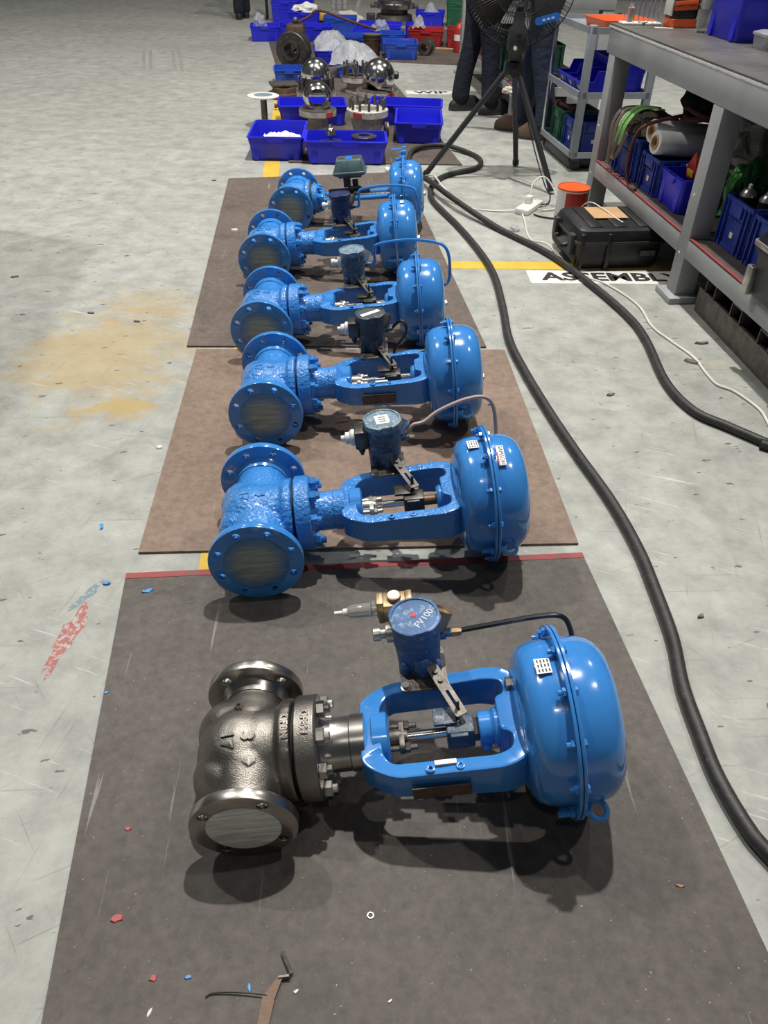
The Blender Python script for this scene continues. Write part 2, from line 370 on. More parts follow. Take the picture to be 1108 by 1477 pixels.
for _x in (-2.53, -2.21):
    for _d in (0, .075): flat('tyre_mark', strip((_x+_d, 8.75), (_x+_d-.31, 9.97), .035), .0003, 'smear_tyre', fl, .0002)
flat('maroon_smear', blob(-1.11, 1.60, .055, .014, .75, 3), .0003, 'smear_dark', fl, .0002)
# walls of the hall, far beyond the work bays
struct(obj('wall_back', MB().box(-16, 14, 17.2, 17.4, 0, 9.5), 'wall'))
def stencil(word, label, cx, cy, wd, dp, rot, size):
    t = thing('floor_stencil', label, 'floor marking', (cx, cy, 0), rot)
    obj('white_patch', MB().prism(rrect(wd, dp, .01, 2), .0006, .0012), 'white_paint', t)
    me = textmesh(word, size, .0003, 1., .004); obj('lettering', me, 'black_paint', t, T(0, 0, .0016) @ Matrix.Diagonal((1.15, 1, 1, 1)))
stencil('ASSEMBLY', 'white floor patch stencilled ASSEMBLY in black beside the bench foot', 1.05, 3.545, .80, .155, .045, .13)
stencil('WIP', 'white floor patch stencilled WIP in black near the fan', .33, 7.93, .46, .17, .10, .15)

# mats / sheets under the valves and the far parts
def sheet(label, corners, m, t=.006, edge=None):
    o = obj('floor_sheet', MB().prism(corners, .0012, .0012+t), m); tag(o, label, 'sheet')
    if edge: obj('red_edge_stripe', MB().prism(edge, .0012+t, .0022+t), 'red_edge', o)
    return o
sheet('dark grey floor sheet with red far edge under the bare steel valve', [(-.497, .36), (.70, .25), (.536, 1.560), (-.657, 1.433)], 'sheet_grey', .006,
      [(-.657, 1.433), (-.654, 1.413), (.539, 1.540), (.536, 1.560)])
sheet('reddish brown floor sheet under the second and third valves', [(-.648, 1.516), (.534, 1.600), (.454, 2.752), (-.737, 2.690)], 'sheet_brown')
sheet('dark brown floor sheet under the three far valves', [(-.780, 2.715), (.385, 2.775), (.070, 5.240), (-1.015, 4.985)], 'sheet_dark')
sheet('brown floor sheet under the nearest blue bins and flanged parts', [(-.69, 5.40), (.46, 5.45), (.02, 8.15), (-1.04, 8.02)], 'sheet_far')
sheet('brown floor sheet under the tipped flanged disc and film bags', [(-1.05, 8.04), (.01, 8.17), (-.42, 11.2), (-1.58, 11.0)], 'sheet_far', .005)
sheet('brown floor sheet under the red crate and light blue bin', [(-.32, 9.60), (1.0, 9.42), (1.0, 12.4), (-.36, 12.4)], 'sheet_far', .004)

# high-bay lamps (overhead, outside the frame)
for i, (x, y, z, pw) in enumerate(LAMPS):
    t = thing('high_bay_lamp', 'round high bay lamp hanging from the roof above the hall', 'lamp', (x, y, z), 0, 'high bay lamps')
    obj('reflector', cached('lampref', lambda: MB().lathe([(.06, .34), (.08, .30), (.22, .05), (.23, 0), (.215, 0), (.205, .05), (.06, .28)], 28, True, True)), 'zinc', t)
    obj('lens', cached('lamplens', lambda: MB().cyl(.19, .03, .04, 28)), 'lamp_glow', t)
    L = bpy.data.lights.new('lamp_light', 'AREA'); L.shape = 'DISK'; L.size = .22; L.energy = pw; L.color = (1, .965, .91)
    lo = bpy.data.objects.new('lamp_light', L); COL.objects.link(lo); lo.parent = t; lo.location = (0, 0, -.02)


# ============================================================ CONTROL VALVES
# local frame: x = stem axis (towards actuator), y = port axis, origin = body centre
def globe_body(rp, ff, rb, lumpy):
    """cast globe body grown from overlapping solids, remeshed into one skin"""
    def solids(b):
        b.ball((-.012, 0, 0), .088, 28, (1.0, 1.08, .98))
        for s in (-1, 1):
            b.at(RX(-s*PI/2)).lathe([(.074, 0), (.074, .05), (rp*.60, ff-.045), (rp*.57, ff-.012)], 32); b.at(Matrix.Identity(4))
        b.at(ALONGX).lathe([(.080, -.02), (.083, .03), (rb-.012, .062), (rb, .070), (rb, .091)], 40); b.at(Matrix.Identity(4))
        b.ball((-.035, -.045, -.004), .068, 20); b.ball((-.035, .045, .004), .068, 20)
        return b
    me = solids(MB()).mesh(0); o = bpy.data.objects.new('t', me); COL.objects.link(o)
    md = o.modifiers.new('r', 'REMESH'); md.mode = 'VOXEL'; md.voxel_size = .0042
    sm = o.modifiers.new('s', 'SMOOTH'); sm.factor = .5; sm.iterations = 5
    bpy.context.view_layer.update()
    r = bpy.data.meshes.new_from_object(o.evaluated_get(bpy.context.evaluated_depsgraph_get())); bpy.data.objects.remove(o)
    for v in r.vertices:
        n = noise.noise(v.co*55)*lumpy + noise.noise(v.co*140)*lumpy*.5
        v.co += v.normal*n
    for p in r.polygons: p.use_smooth = True
    r.materials.clear(); r.materials.append(None); return r
def port_flange(rf, n, th, a0):
    hr = .0095
    bc = rf*.82 if n == 8 else rf*.80
    holes = [circ(hr, 12, bc*math.cos(a0+2*PI*k/n), bc*math.sin(a0+2*PI*k/n)) for k in range(n)]
    b = MB().hplate(circ(rf, 64), holes, -th, 0, .0012)
    b.lathe([(rf*.62, -th-.022), (rf*.66, -th-.008), (rf*.70, -th+.001)], 36)
    return b
def hexnut(r, h): return MB().at(ALONGX).lathe([(r*.86, 0), (r, .0015), (r, h-.0015), (r*.86, h)], 6)
def studnut(r, rs, h, tip, back=0):
    b = hexnut(r, h); b.at(ALONGX).lathe([(rs, -back), (rs, h+tip-.002), (rs*.7, h+tip)], 10); return b
def yoke_mesh(lump):
    out = roundpoly([(.212, -.066), (.232, -.085), (.268, -.105), (.47, -.112), (.505, -.100), (.527, -.060), (.527, .060), (.505, .100), (.47, .112), (.268, .105), (.232, .085), (.212, .066)], .018, 3)
    hole = roundpoly([(.252, -.052), (.268, -.076), (.455, -.083), (.487, -.073, .02), (.487, -.044, .02), (.468, -.038, .012), (.468, .038, .012), (.487, .044, .02), (.487, .073, .02), (.455, .083), (.268, .076), (.252, .052)], .016, 4)
    b = MB().hplate(out, [hole], -.040, .040, .0055)
    for v in b.v:                                      # legs slimmer in the middle, ends taller, small cast lumps
        t = min(max((v.x-.24)/.25, 0), 1); k = .80+.30*t*t if abs(v.y) > .05 else .92+.2*t
        v.z = v.z*k
        n = Vector((noise.noise(v*40), noise.noise(v*40+Vector((9, 0, 0))), noise.noise(v*40+Vector((0, 9, 0)))))
        v += n*lump
    return b
def yoke_pad(): return MB().at(ALONGX).lathe([(.050, .235), (.050, .262), (.044, .266)], 28)
def yoke_boss(): return MB().at(ALONGX).lathe([(.030, .456), (.036, .462), (.036, .500), (.085, .505), (.085, .527), (.072, .540)], 36)
RIM = .585; RA = .177
def dome(prof): return MB().at(ALONGX).lathe(prof, 72)
def dome_near(): return dome([(.060, .505), (.105, .507), (.126, .513), (.140, .523), (.147, .538), (.1505, .556), (.152, RIM-.004)])
def dome_far():
    return dome([(.152, RIM+.004), (.152, .612), (.1505, .632), (.146, .648), (.138, .661), (.124, .672), (.09, .680), (.04, .683), (.012, .684)])
def rim_plate(x0, x1): return MB().at(ALONGX).lathe([(.150, x0), (RA-.001, x0), (RA, x0+.001), (RA, x1-.001), (RA-.001, x1), (.150, x1)], 80)
def rim_bolt():
    b = MB().at(T(RIM-.0065, 0, 0) @ RY(PI) @ RX(PI)); b.at(T(RIM-.0075, 0, 0) @ RZ(PI)).add([], [])
    m = T(RIM-.0075, 0, 0) @ RZ(PI) @ ALONGX
    b.at(m).lathe([(.0085, 0), (.0085, .006)], 6); b.at(m).cyl(.005, .006, .014, 8)
    m = T(RIM+.0075, 0, 0) @ ALONGX
    b.at(m).lathe([(.008, 0), (.008, .005)], 6); return b
def eye_bolt():
    b = MB(); m = T(RIM-.0075, 0, 0) @ RZ(PI) @ ALONGX
    b.at(m).lathe([(.010, 0), (.010, .008)], 6); b.at(m).cyl(.006, .008, .030, 10)
    b.at(T(RIM+.007, 0, 0) @ ALONGX).cyl(.008, 0, .012, 10)
    b.at(T(RIM+.034, 0, 0)).torus(.0155, .0048, 22, 8); return b
def gland():
    b = MB().at(T(.283, 0, 0) @ ALONGX).hplate(roundpoly([(-.013, -.033), (.013, -.033), (.013, .033), (-.013, .033)], .012, 4), [], 0, .010, .001)
    b.at(T(.262, 0, 0) @ ALONGX).lathe([(.016, 0), (.016, .02), (.012, .036)], 20)
    return b
def clampblock():
    b = MB().rbox(.372, .424, -.021, .021, -.030, .024, .004)
    b.rbox(.350, .392, -.004, .034, .024, .031, .0015); b.rbox(.362, .414, .018, .036, .010, .026, .002)
    b.rbox(.378, .412, -.028, -.018, -.012, .022, .003)
    b.at(T(.40, -.024, .020) @ RX(.5)).lathe([(.003, -.012), (.0005, -.040)], 6)
    return b
def lever():
    b = MB(); a = (.352, .125, .066); c = (.402, .008, .044)
    d = Vector(c)-Vector(a); ang = math.atan2(d.y, d.x); L = d.length; tilt = math.atan2(d.z, math.hypot(d.x, d.y))
    m = T(*a) @ RZ(ang) @ RY(-tilt)
    b.at(m).hplate(roundpoly([(-.012, -.0115), (L+.006, -.0115), (L+.006, .0115), (-.012, .0115)], .004, 2), [roundpoly([(L*.60, -.003), (L*.97, -.003), (L*.97, .003), (L*.60, .003)], .002, 2)], -.0015, .0015)
    for t in (.10, .26, .42): b.at(m).lathe([(.0052, .0015), (.0052, .006), (.003, .0061), (.003, .004)], 8) if False else b.at(m @ T(L*t, 0, 0)).cyl(.0050, .0015, .0055, 8)
    b.at(T(.398, .018, .026)).cyl(.0035, 0, .042, 8); return b
PX, PY = .338, .152                                     # positioner axis in the valve frame
def pos_bracket():
    b = MB().hplate(rrect(.092, .105, .010, 3, PX+.004, PY-.028), [circ(.005, 8, PX-.032, PY-.070), circ(.005, 8, PX+.040, PY-.070)], .036, .041, .0008)
    return b
def pos_housing():
    b = MB().at(T(PX, PY, 0)); k = 40; loops = []
    for z, q, sq in ((.041, .0425, .35), (.070, .0435, .3), (.080, .0445, .12), (.095, .045, 0), (.099, .0465, 0), (.102, .045, 0), (.106, .0465, 0), (.109, .045, 0), (.113, .0465, 0), (.116, .045, 0), (.120, .0465, 0), (.124, .0455, 0), (.140, .0455, 0)):
        lp = []
        for j in range(k):
            a = 2*PI*j/k; c, s_ = math.cos(a), math.sin(a); ex = 1/max(abs(c), abs(s_)); q2 = q*(1+(min(ex, 1.25)-1)*sq)
            lp.append((q2*c, q2*s_*.95, z))
        loops.append(lp)
    b.loft(loops)
    b.at(T(PX+.004, PY-.036, .041)).lathe([(.017, 0), (.017, .032), (.013, .040), (.004, .042)], 18)      # rounded boss at the front
    for dx in (-.030, .032): b.at(T(PX+dx, PY-.034, .041)).lathe([(.010, 0), (.010, .020), (.004, .028)], 12)
    return b
def pos_cap():
    b = MB().at(T(PX, PY, .140)); k = 48; L = []
    for z, q in ((.002, .0475), (.006, .051), (.022, .051), (.0235, .048), (.0235, .044), (.021, .043), (.0205, .001)):
        L.append([((q-(.0025 if (j//4) % 3 == 0 and q > .05 else 0))*math.cos(2*PI*j/k), (q-(.0025 if (j//4) % 3 == 0 and q > .05 else 0))*math.sin(2*PI*j/k), z) for j in range(k)])
    return b.loft(L)
def side_cap(): return MB().lathe([(.0001, -.02), (.020, -.02), (.020, .020), (.0175, .021), (.016, .016), (.0001, .015)], 24)
def text_on(me, body_me, u0, v0, size, z=.2, hh=.0044):
    """lay flat lettering down onto the cast body"""
    bv = BVHTree.FromPolygons([v.co.copy() for v in body_me.vertices], [list(p.vertices) for p in body_me.polygons])
    for v in me.vertices:
        x, y, h = v.co; X = u0+y; Y = v0-x
        hit = bv.ray_cast(Vector((X, Y, z)), Vector((0, 0, -1)))
        v.co = hit[0]+hit[1]*(hh if h > 0 else -.002) if hit[0] else Vector((X, Y, 0))
    return me
def text_round(me, x0, th0, rad):
    for v in me.vertices:
        x, y, h = v.co; a = th0+x/rad; rr = rad+(.0026 if h > 0 else -.001)
        v.co = Vector((x0+y, -rr*math.sin(a), rr*math.cos(a)))
    return me

def valve(label, bx, by, yaw, tilt, kind):
    k = kind; rf = k['rf']; ff = k['ff']; paint = k.get('paint', 'paint_lumpy'); fm = k.get('flange', 'paint')
    t = thing('control_valve', label, 'control valve', group='control valves laid out on the floor sheets', mw=T(bx, by, rf+.0075) @ RZ(yaw) @ RY(-tilt) @ RX(k.get('roll', 0)))
    steel = k.get('steel', False)
    bk = 'gb_steel' if steel else 'gb_blue'
    body = obj('body', cached(bk, lambda: globe_body(rf, ff, .094, .0004 if steel else .0012)), 'steel' if steel else paint, t, label='bare cast stainless steel body' if steel else None)
    if steel:
        for txt, u, v, sz in (('3', .012, -.018, .036), ('17', -.024, -.022, .032), ('CF', -.012, .055, .018)):
            obj('casting_mark', text_on(textmesh(txt, sz, .0004, 1., .0008), body.data, u, v, sz), 'steel', body)
        ar = bpy.data.meshes.new('arrow'); ar.from_pydata([(-.014, -.0022, 0), (.006, -.0022, 0), (.0, -.011, 0), (.004, -.013, 0), (.014, 0, 0), (.004, .013, 0), (0, .011, 0), (.006, .0022, 0), (-.014, .0022, 0)], [], [[0, 1, 7, 8], [1, 2, 3, 4, 5, 6, 7]])
        for v in ar.vertices: v.co.z = .001
        ar.materials.append(None); obj('casting_mark', text_on(ar, body.data, .016, -.056, 0), 'steel', body)
        obj('casting_mark', text_round(textmesh('CF8M', .019, .0004, 1., .0006), .081, .15, .094), 'steel', body)
    elif k.get('marks', True):
        obj('casting_mark', text_on(textmesh('4', .034, .0004, 1., .0008), body.data, .012, -.010, 0, .2, .0024), paint, body)
        obj('casting_mark', text_on(textmesh('17', .030, .0004, 1., .0008), body.data, -.026, -.012, 0, .2, .0024), paint, body)
    n = 4 if steel else 8
    fl_ = cached('flange%d' % n, lambda: port_flange(rf, n, .020, k.get('a0', PI/n if n == 4 else PI/8)))
    for s in (-1, 1):
        mw = T(0, s*ff, 0) @ RX(-s*PI/2) @ RZ(.15 if steel else .05*s)
        f = obj('port_flange', fl_, 'steel_turned' if steel else fm, t, mw)
        cv = cached('cover%d' % n, lambda: MB().lathe([(rf*.69, -.001), (rf*.69, .0012), (rf*.67, .0018)], 48))
        c = obj('port_cover', cv, 'tape' if steel else 'cover_blue', t, T(0, s*ff, 0) @ RX(-s*PI/2), label='taped over port opening')
    bl = .097
    obj('gasket', cached('gasket', lambda: MB().at(ALONGX).cyl(.080, .089, .101, 36)), 'ink', t)
    if k.get('rods'):
        obj('bonnet_flange', cached('bonnet_small', lambda: MB().at(ALONGX).lathe([(.070, .099), (.072, .100), (.072, .126), (.062, .130), (.040, .135), (.040, .15)], 40)), paint, t)
        nut = cached('bonnutb', lambda: studnut(.013, .0075, .014, .012)); q = .058
    else:
        bf = obj('bonnet_flange', cached('bonnet_fl', lambda: MB().at(ALONGX).lathe([(bl-.002, .098), (bl, .100), (bl, .134), (bl-.003, .137), (.055, .139)], 56)), 'steel' if steel else paint, t)
        if steel: obj('casting_mark', text_round(textmesh('CF8M', .019, .0004, 1., .0006), .118, .12, bl), 'steel', bf)
        obj('bonnet_neck', cached('neck', lambda: MB().at(ALONGX).lathe([(.060, .137), (.054, .143), (.0505, .150), (.0505, .192), (.0525, .194), (.0525, .220)], 44)), 'steel_turned' if steel else paint, t)
        nut = cached('bonnut', lambda: studnut(.0155, .0085, .016, .010)); q = .078
    for i in range(8):
        a = 2*PI*(i+.5)/8; obj('bonnet_nut', nut, ('zinc' if i % 3 else 'steel_turned') if steel else 'paint', t, T(.137 if not k.get('rods') else .126, q*math.sin(a), q*math.cos(a)) @ RX(.3*i))
    # yoke
    if k.get('rods'):
        for s in (-1, 1):
            obj('yoke_rod', cached('yrod', lambda: MB().at(ALONGX).lathe([(.012, .13), (.012, .40), (.0125, .40), (.0125, .51)], 16)), 'paint', t, T(0, .050*s, 0))
            obj('rod_nut', cached('rnut', lambda: hexnut(.018, .016)), 'paint', t, T(.150, .050*s, 0))
        obj('yoke_crosshead', cached('ycross', lambda: MB().rbox(.135, .162, -.07, .07, -.028, .028, .006)), 'paint', t)
        obj('stem', cached('stem2', lambda: MB().at(ALONGX).cyl(.010, .15, .51, 16)), 'steel_bright', t)
        obj('stem_clamp', cached('clamp2', lambda: MB().rbox(.315, .350, -.03, .03, -.02, .022, .004)), 'steel_dark', t)
    else:
        y = obj('yoke', cached('yoke', lambda: yoke_mesh(.0012)), 'paint_lumpy' if not steel else 'paint', t)
        y.modifiers.new('wn', 'WEIGHTED_NORMAL').keep_sharp = True
        obj('gland_pad', cached('yokepad', yoke_pad), 'paint', y); obj('stem_boss', cached('yokeboss', yoke_boss), 'paint', y)
        obj('nameplate', cached('nplate', lambda: MB().box(.300, .405, -.1135, -.1115, -.022, .010)), 'plate_rust', y, RZ(-.012), 'brown nameplate on the front of the yoke') if k.get('plate', True) else None
        for dx in (.335, .388):
            obj('lug', cached('lug', lambda: MB().at(T(0, 0, .030)).hplate(circ(.0085, 14), [circ(.0035, 8)], 0, .010, .001)), 'paint', y, T(dx, -.097, 0))
        if k.get('scale', True): obj('scale_plate', cached('scale', lambda: MB().box(.343, .382, -.093, -.084, .034, .041)), 'label_white', y)
        obj('gland_follower', cached('gland', gland), 'iron' if steel else 'zinc', t)
        for s in (-1, 1): obj('gland_nut', cached('gnut', lambda: studnut(.0095, .0055, .010, .014, .03)), 'zinc' if not steel else 'iron', t, T(.293, .024*s, 0))
        obj('stem', cached('stem', lambda: MB().at(ALONGX).cyl(.0095, .29, .376, 18)), 'steel_bright', t)
        obj('stem_clamp', cached('clamp', clampblock), 'steel_dark' if not steel else 'pos_slate', t)
        obj('actuator_rod', cached('arod', lambda: MB().at(ALONGX).lathe([(.013, .42), (.013, .47)], 18)), 'rod_brown' if not k.get('brightrod') else 'steel_bright', t)
        if steel:
            obj('lock_nut', cached('lnut', lambda: MB().at(ALONGX).lathe([(.020, .4195), (.022, .421), (.022, .431), (.020, .432)], 6)), 'iron', t)
            c = obj('stop_collar', cached('collar', lambda: MB().at(ALONGX).ring([(.015, .432), (.030, .432), (.032, .434), (.032, .454), (.030, .456), (.015, .456)], 30).at(T(.444, -.024, -.022)).ball((0, 0, 0), .010, 12)), 'paint', t)
    # actuator
    dn = obj('diaphragm_case', cached('dnear', dome_near), 'paint', t)
    df = obj('diaphragm_cover', cached('dfar', dome_far), 'paint', t)
    obj('case_rim', cached('rim0', lambda: rim_plate(RIM-.0070, RIM-.0008)), 'paint', dn); obj('cover_rim', cached('rim1', lambda: rim_plate(RIM+.0008, RIM+.0070)), 'paint', df)
    bolt = cached('rbolt', rim_bolt); eb = cached('ebolt', eye_bolt)
    for i in range(12):
        a = 2*PI*i/12+k.get('ra', .35); e = i == k.get('eye', 3)
        obj('eye_bolt' if e else 'rim_bolt', eb if e else bolt, 'paint', t, RX(a) @ T(0, 0, .165) @ RX(PI/2 if e else 0))
    obj('end_plug', cached('eplug', lambda: MB().at(ALONGX).lathe([(.011, .680), (.011, .690), (.007, .694)], 6)), 'zinc', t, T(0, -.02, -.01))
    if k.get('sticker'):
        a = -.03; st = obj('data_sticker', cached('stick', lambda: MB().at(T(0, 0, .1543)).box(.538, .565, -.017, .017, 0, .0008)), 'label_white', dn, RX(a))
        obj('sticker_print', cached('stickp', lambda: sticker_print()), 'ink', st)
    if k.get('logo'):
        lg = obj('maker_plate', cached('logo', lambda: MB().at(T(.612, 0, .1535)).box(-.009, .009, -.030, .030, 0, .003)), 'label_white', df, RX(.30), label='small maker plate with dark lettering')
        obj('lettering', textmesh('SAMSON', .0145, .0002), 'ink', lg, T(.613, 0, .1567) @ RZ(-PI/2)); obj('red_mark', MB().box(.603, .606, -.030, .010, .1565, .1569), 'ink_red', lg)
    if k.get('tag6'): obj('maker_plate', cached('logo2', lambda: MB().at(T(.620, 0, .152)).box(-.008, .008, -.012, .012, 0, .003)), 'label_white', df, RX(.12))
    return t
def sticker_print():
    b = MB()
    for i in range(4):
        for j in range(3): b.box(.542+i*.006, .5445+i*.006, -.014+j*.0105, -.007+j*.0105+((i*j) % 2)*.002, .1551, .1553)
    return b
def positioner(t, m, cap, deco, side='zinc', gland='plastic_black', lean=0):
    obj('positioner_bracket', cached('pbr', pos_bracket), 'iron', t)
    for dx, dy in ((-.032, -.070), (.040, -.070)): obj('bracket_bolt', cached('bbolt', lambda: MB().lathe([(.011, .041), (.011, .0425), (.0075, .043), (.0075, .050)], 8)), 'zinc', t, T(PX+dx, PY+dy, 0))
    h = obj('positioner_housing', cached('phous', pos_housing), m, t)
    c = obj('positioner_cap', cached('pcap', pos_cap), cap, t)
    obj('pivot_cap', cached('scap', side_cap), side, h, T(PX+.048, PY+.020, .125) @ RX(-.5) @ RY(.5))
    obj('outlet_boss', cached('oboss', lambda: MB().at(ALONGX).lathe([(.013, 0), (.013, .018), (.009, .019), (.009, .030)], 12)), m, h, T(PX+.038, PY+.006, .098))
    obj('cable_gland', cached('cgland', lambda: MB().at(ALONGX).lathe([(.012, -.085), (.014, -.083), (.014, -.070), (.010, -.069), (.010, -.060), (.019, -.058), (.020, -.030)], 18)), gland, h, T(PX, PY+.010, .112))
    obj('lever_arm', cached('lever', lever), 'iron' if m == 'pos_blue' else 'steel_dark', t)
    if deco == 'hand':
        obj('marker_note', textmesh('FV100', .020, .0001), 'ink_white', c, T(PX+.018, PY-.008, .1612) @ RZ(.9)); obj('red_dot', cached('rdot', lambda: MB().cyl(.006, 0, .0006, 14)), 'ink_red', c, T(PX-.002, PY+.004, .1608))
    elif deco == 'tag':
        tg = obj('cap_label', cached('clab', lambda: MB().box(-.018, .018, -.021, .021, 0, .0008)), 'label_white', c, T(PX, PY, .1608) @ RZ(.12))
        for q in (-.010, .0, .010): obj('print_line', cached('pline', lambda: MB().box(-.009, .009, -.0018, .0018, .0008, .001)), 'ink', tg, T(0, q, 0))
    elif deco == 'strip':
        obj('cap_label', cached('clab2', lambda: MB().box(-.034, .034, -.009, .009, 0, .0008)), 'label_white', c, T(PX, PY, .1608) @ RZ(.55))
    return h
def tube(t, name, pts, r, m, n=5): return obj(name, MB().tube(smoothpath(pts, n), r, 8), m, t)

K_ST = dict(rf=.095, ff=.149, steel=True, sticker=True, eye=3)
K_BL = dict(rf=.1145, ff=.176, eye=3)
v1 = valve('control valve with bare stainless body and blue actuator, nearest of the row', -.240, .848, R(4.0), R(7.5), K_ST)
positioner(v1, 'pos_blue', 'cap_blue', 'hand', 'brass', 'zinc')
tube(v1, 'air_tube', [(PX+.068, PY+.006, .098), (.48, .165, .098), (.58, .178, .092), (.628, .180, .082), (.645, .172, .05), (.65, .16, .0)], .0055, 'tube_black', 8)
obj('tube_fitting', MB().at(ALONGX).lathe([(.008, 0), (.010, .002), (.010, .014), (.007, .022)], 8), 'brass', v1, T(PX+.066, PY+.006, .098))
obj('case_fitting', MB().at(ALONGX).lathe([(.008, .480), (.012, .482), (.012, .498), (.009, .515)], 6), 'zinc', v1, T(.012, .058, .050))
# brass filter regulator behind the positioner
fr = obj('filter_regulator', MB().rbox(PX-.060, PX-.012, PY+.044, PY+.084, .105, .150, .003), 'brass', v1, label='brass filter regulator with clear bowl')
for x0 in (PX-.072, PX-.014): obj('regulator_end', MB().rbox(x0, x0+.014, PY+.048, PY+.080, .098, .156, .003), 'brass', fr)
obj('clear_bowl', MB().at(T(PX-.072, PY+.064, .127) @ RY(-PI/2)).lathe([(.018, 0), (.018, .010), (.015, .012), (.014, .052), (.010, .060)], 20), 'clear', fr)
obj('drain_valve', MB().at(T(PX-.130, PY+.064, .127) @ RY(-PI/2)).lathe([(.008, 0), (.008, .010), (.0045, .012), (.0045, .028)], 12), 'plastic_white', fr)
obj('gauge', MB().at(T(PX-.036, PY+.064, .150)).lathe([(.013, 0), (.014, .002), (.014, .010), (.0125, .011)], 24), 'brass', fr)
obj('gauge_face', MB().at(T(PX-.036, PY+.064, .161)).cyl(.0120, 0, .0008, 24), 'gauge_face', fr)

def side_gear(t, h, m='steel_dark', knob='plastic_white'):
    b = MB().rbox(PX-.076, PX-.040, PY-.022, PY+.034, .085, .140, .006); b.at(T(PX-.06, PY, .07)).lathe([(.004, -.012), (.009, 0), (.010, .018)], 12)
    g = obj('booster_block', b, m, t)
    obj('knob', MB().at(T(PX-.076, PY+.004, .112) @ RY(-PI/2)).lathe([(.022, 0), (.022, .008), (.016, .014), (.016, .024), (.008, .026), (.008, .036)], 12), knob, g)
v2 = valve('all blue control valve with pink air tube on the brown sheet, second from the front', -.318, 1.533, R(5.0), R(5.6), dict(K_BL, logo=True, sticker=True, plate=False, scale=False))
h = positioner(v2, 'pos_slate', 'cap_pale', 'tag', 'zinc', 'zinc'); side_gear(v2, h)
tube(v2, 'air_tube', [(PX+.064, PY+.006, .100), (PX+.078, PY+.012, .125), (PX+.11, PY+.02, .128), (.49, .19, .145), (.56, .205, .162), (.615, .212, .160), (.640, .205, .13), (.645, .185, .05), (.64, .14, .0)], .0052, 'tube_pink', 6)

v3 = valve('all blue control valve with short black looped air hose, third from the front', -.378, 2.205, R(2.0), R(5.6), dict(K_BL, brightrod=True, sticker=False))
h = positioner(v3, 'pos_dark', 'pos_dark', 'strip', 'iron', 'steel_dark'); side_gear(v3, h)
tube(v3, 'air_hose', [(PX+.066, PY+.006, .098), (PX+.10, PY-.01, .13), (PX+.115, PY-.03, .10), (PX+.07, PY-.05, .045), (PX+.09, PY-.06, .030), (.47, .086, .035), (.52, .086, .05)], .005, 'tube_black', 6)

v4 = valve('all blue control valve with blue pipe looping over its actuator, fourth from the front', -.470, 2.790, R(1.0), R(5.6), dict(K_BL, plate=False, scale=False, brightrod=True))
h = positioner(v4, 'pos_slate', 'cap_pale', None, 'zinc', 'plastic_white')
obj('feed_pipe', MB().tube(smoothpath([(PX+.062, PY+.006, .098), (PX+.085, PY+.006, .10), (PX+.088, PY+.006, .15), (PX+.11, PY+.006, .172), (.56, .16, .178), (.665, .13, .170), (.705, .115, .14), (.712, .11, .06), (.70, .10, .02), (.66, .09, .01)], 6), .0062, 8), 'paint', v4)

v5 = valve('all blue control valve with shiny navy positioner, fifth from the front', -.560, 3.500, R(1.5), R(5.6), dict(K_BL, plate=False, scale=False, brightrod=True, tag6=True))
h = positioner(v5, 'pos_navy', 'pos_navy', None, 'iron', 'plastic_white')
obj('feed_pipe', MB().tube(smoothpath([(PX+.062, PY+.006, .098), (PX+.085, PY+.006, .10), (PX+.088, PY+.006, .15), (PX+.11, PY+.006, .172), (.56, .16, .178), (.665, .13, .170), (.69, .115, .14), (.70, .11, .06), (.69, .10, .02), (.66, .09, .01)], 6), .0062, 8), 'paint', v5)

v6 = valve('blue control valve with two rod yoke and grey green box positioner, farthest of the row', -.515, 4.205, R(-1.0), R(5.6), dict(K_BL, rods=True, marks=False, eye=3))
pb = obj('positioner_box', MB().loft([[(x+.30, y+.07, z) for x, y in rrect(wd, dp, .012, 3)] for wd, dp, z in ((.10, .08, .085), (.155, .115, .095), (.165, .125, .105), (.165, .125, .112), (.160, .120, .114), (.135, .10, .165), (.125, .09, .170))]), 'pos_green', v6)
obj('box_flange', MB().prism(rrect(.176, .136, .014, 3, .30, .07), .103, .110), 'pos_green', pb)
for dx in (-.038, .036): obj('box_plate', MB().prism(rrect(.038, .040, .006, 2, .30+dx, .07), .170, .1715), 'rod_brown', pb)
obj('box_plate', MB().prism(rrect(.034, .060, .006, 2, .30, .07), .170, .1712), 'blue_light', pb)
obj('feedback_linkage', MB().rbox(.285, .300, .02, .06, .02, .09, .003).rbox(.30, .355, .0, .018, .03, .045, .003).rbox(.262, .290, .045, .075, .03, .09, .003).rbox(.31, .34, .03, .05, -.03, .07, .003), 'steel_dark', v6)
obj('mount_bracket', MB().rbox(.18, .40, .035, .040, -.01, .03, .002).rbox(.24, .36, .03, .10, .080, .086, .002), 'steel_dark', v6)
obj('top_clamp', MB().rbox(.570, .600, .09, .13, .150, .178, .004), 'paint', v6); obj('blue_tag', MB().box(.52, .575, .165, .195, .168, .170).box(.575, .60, .155, .19, .178, .180), 'blue_light', v6)
obj('side_clamp', MB().rbox(.545, .575, .02, .045, .148, .160, .002), 'paint', v6)

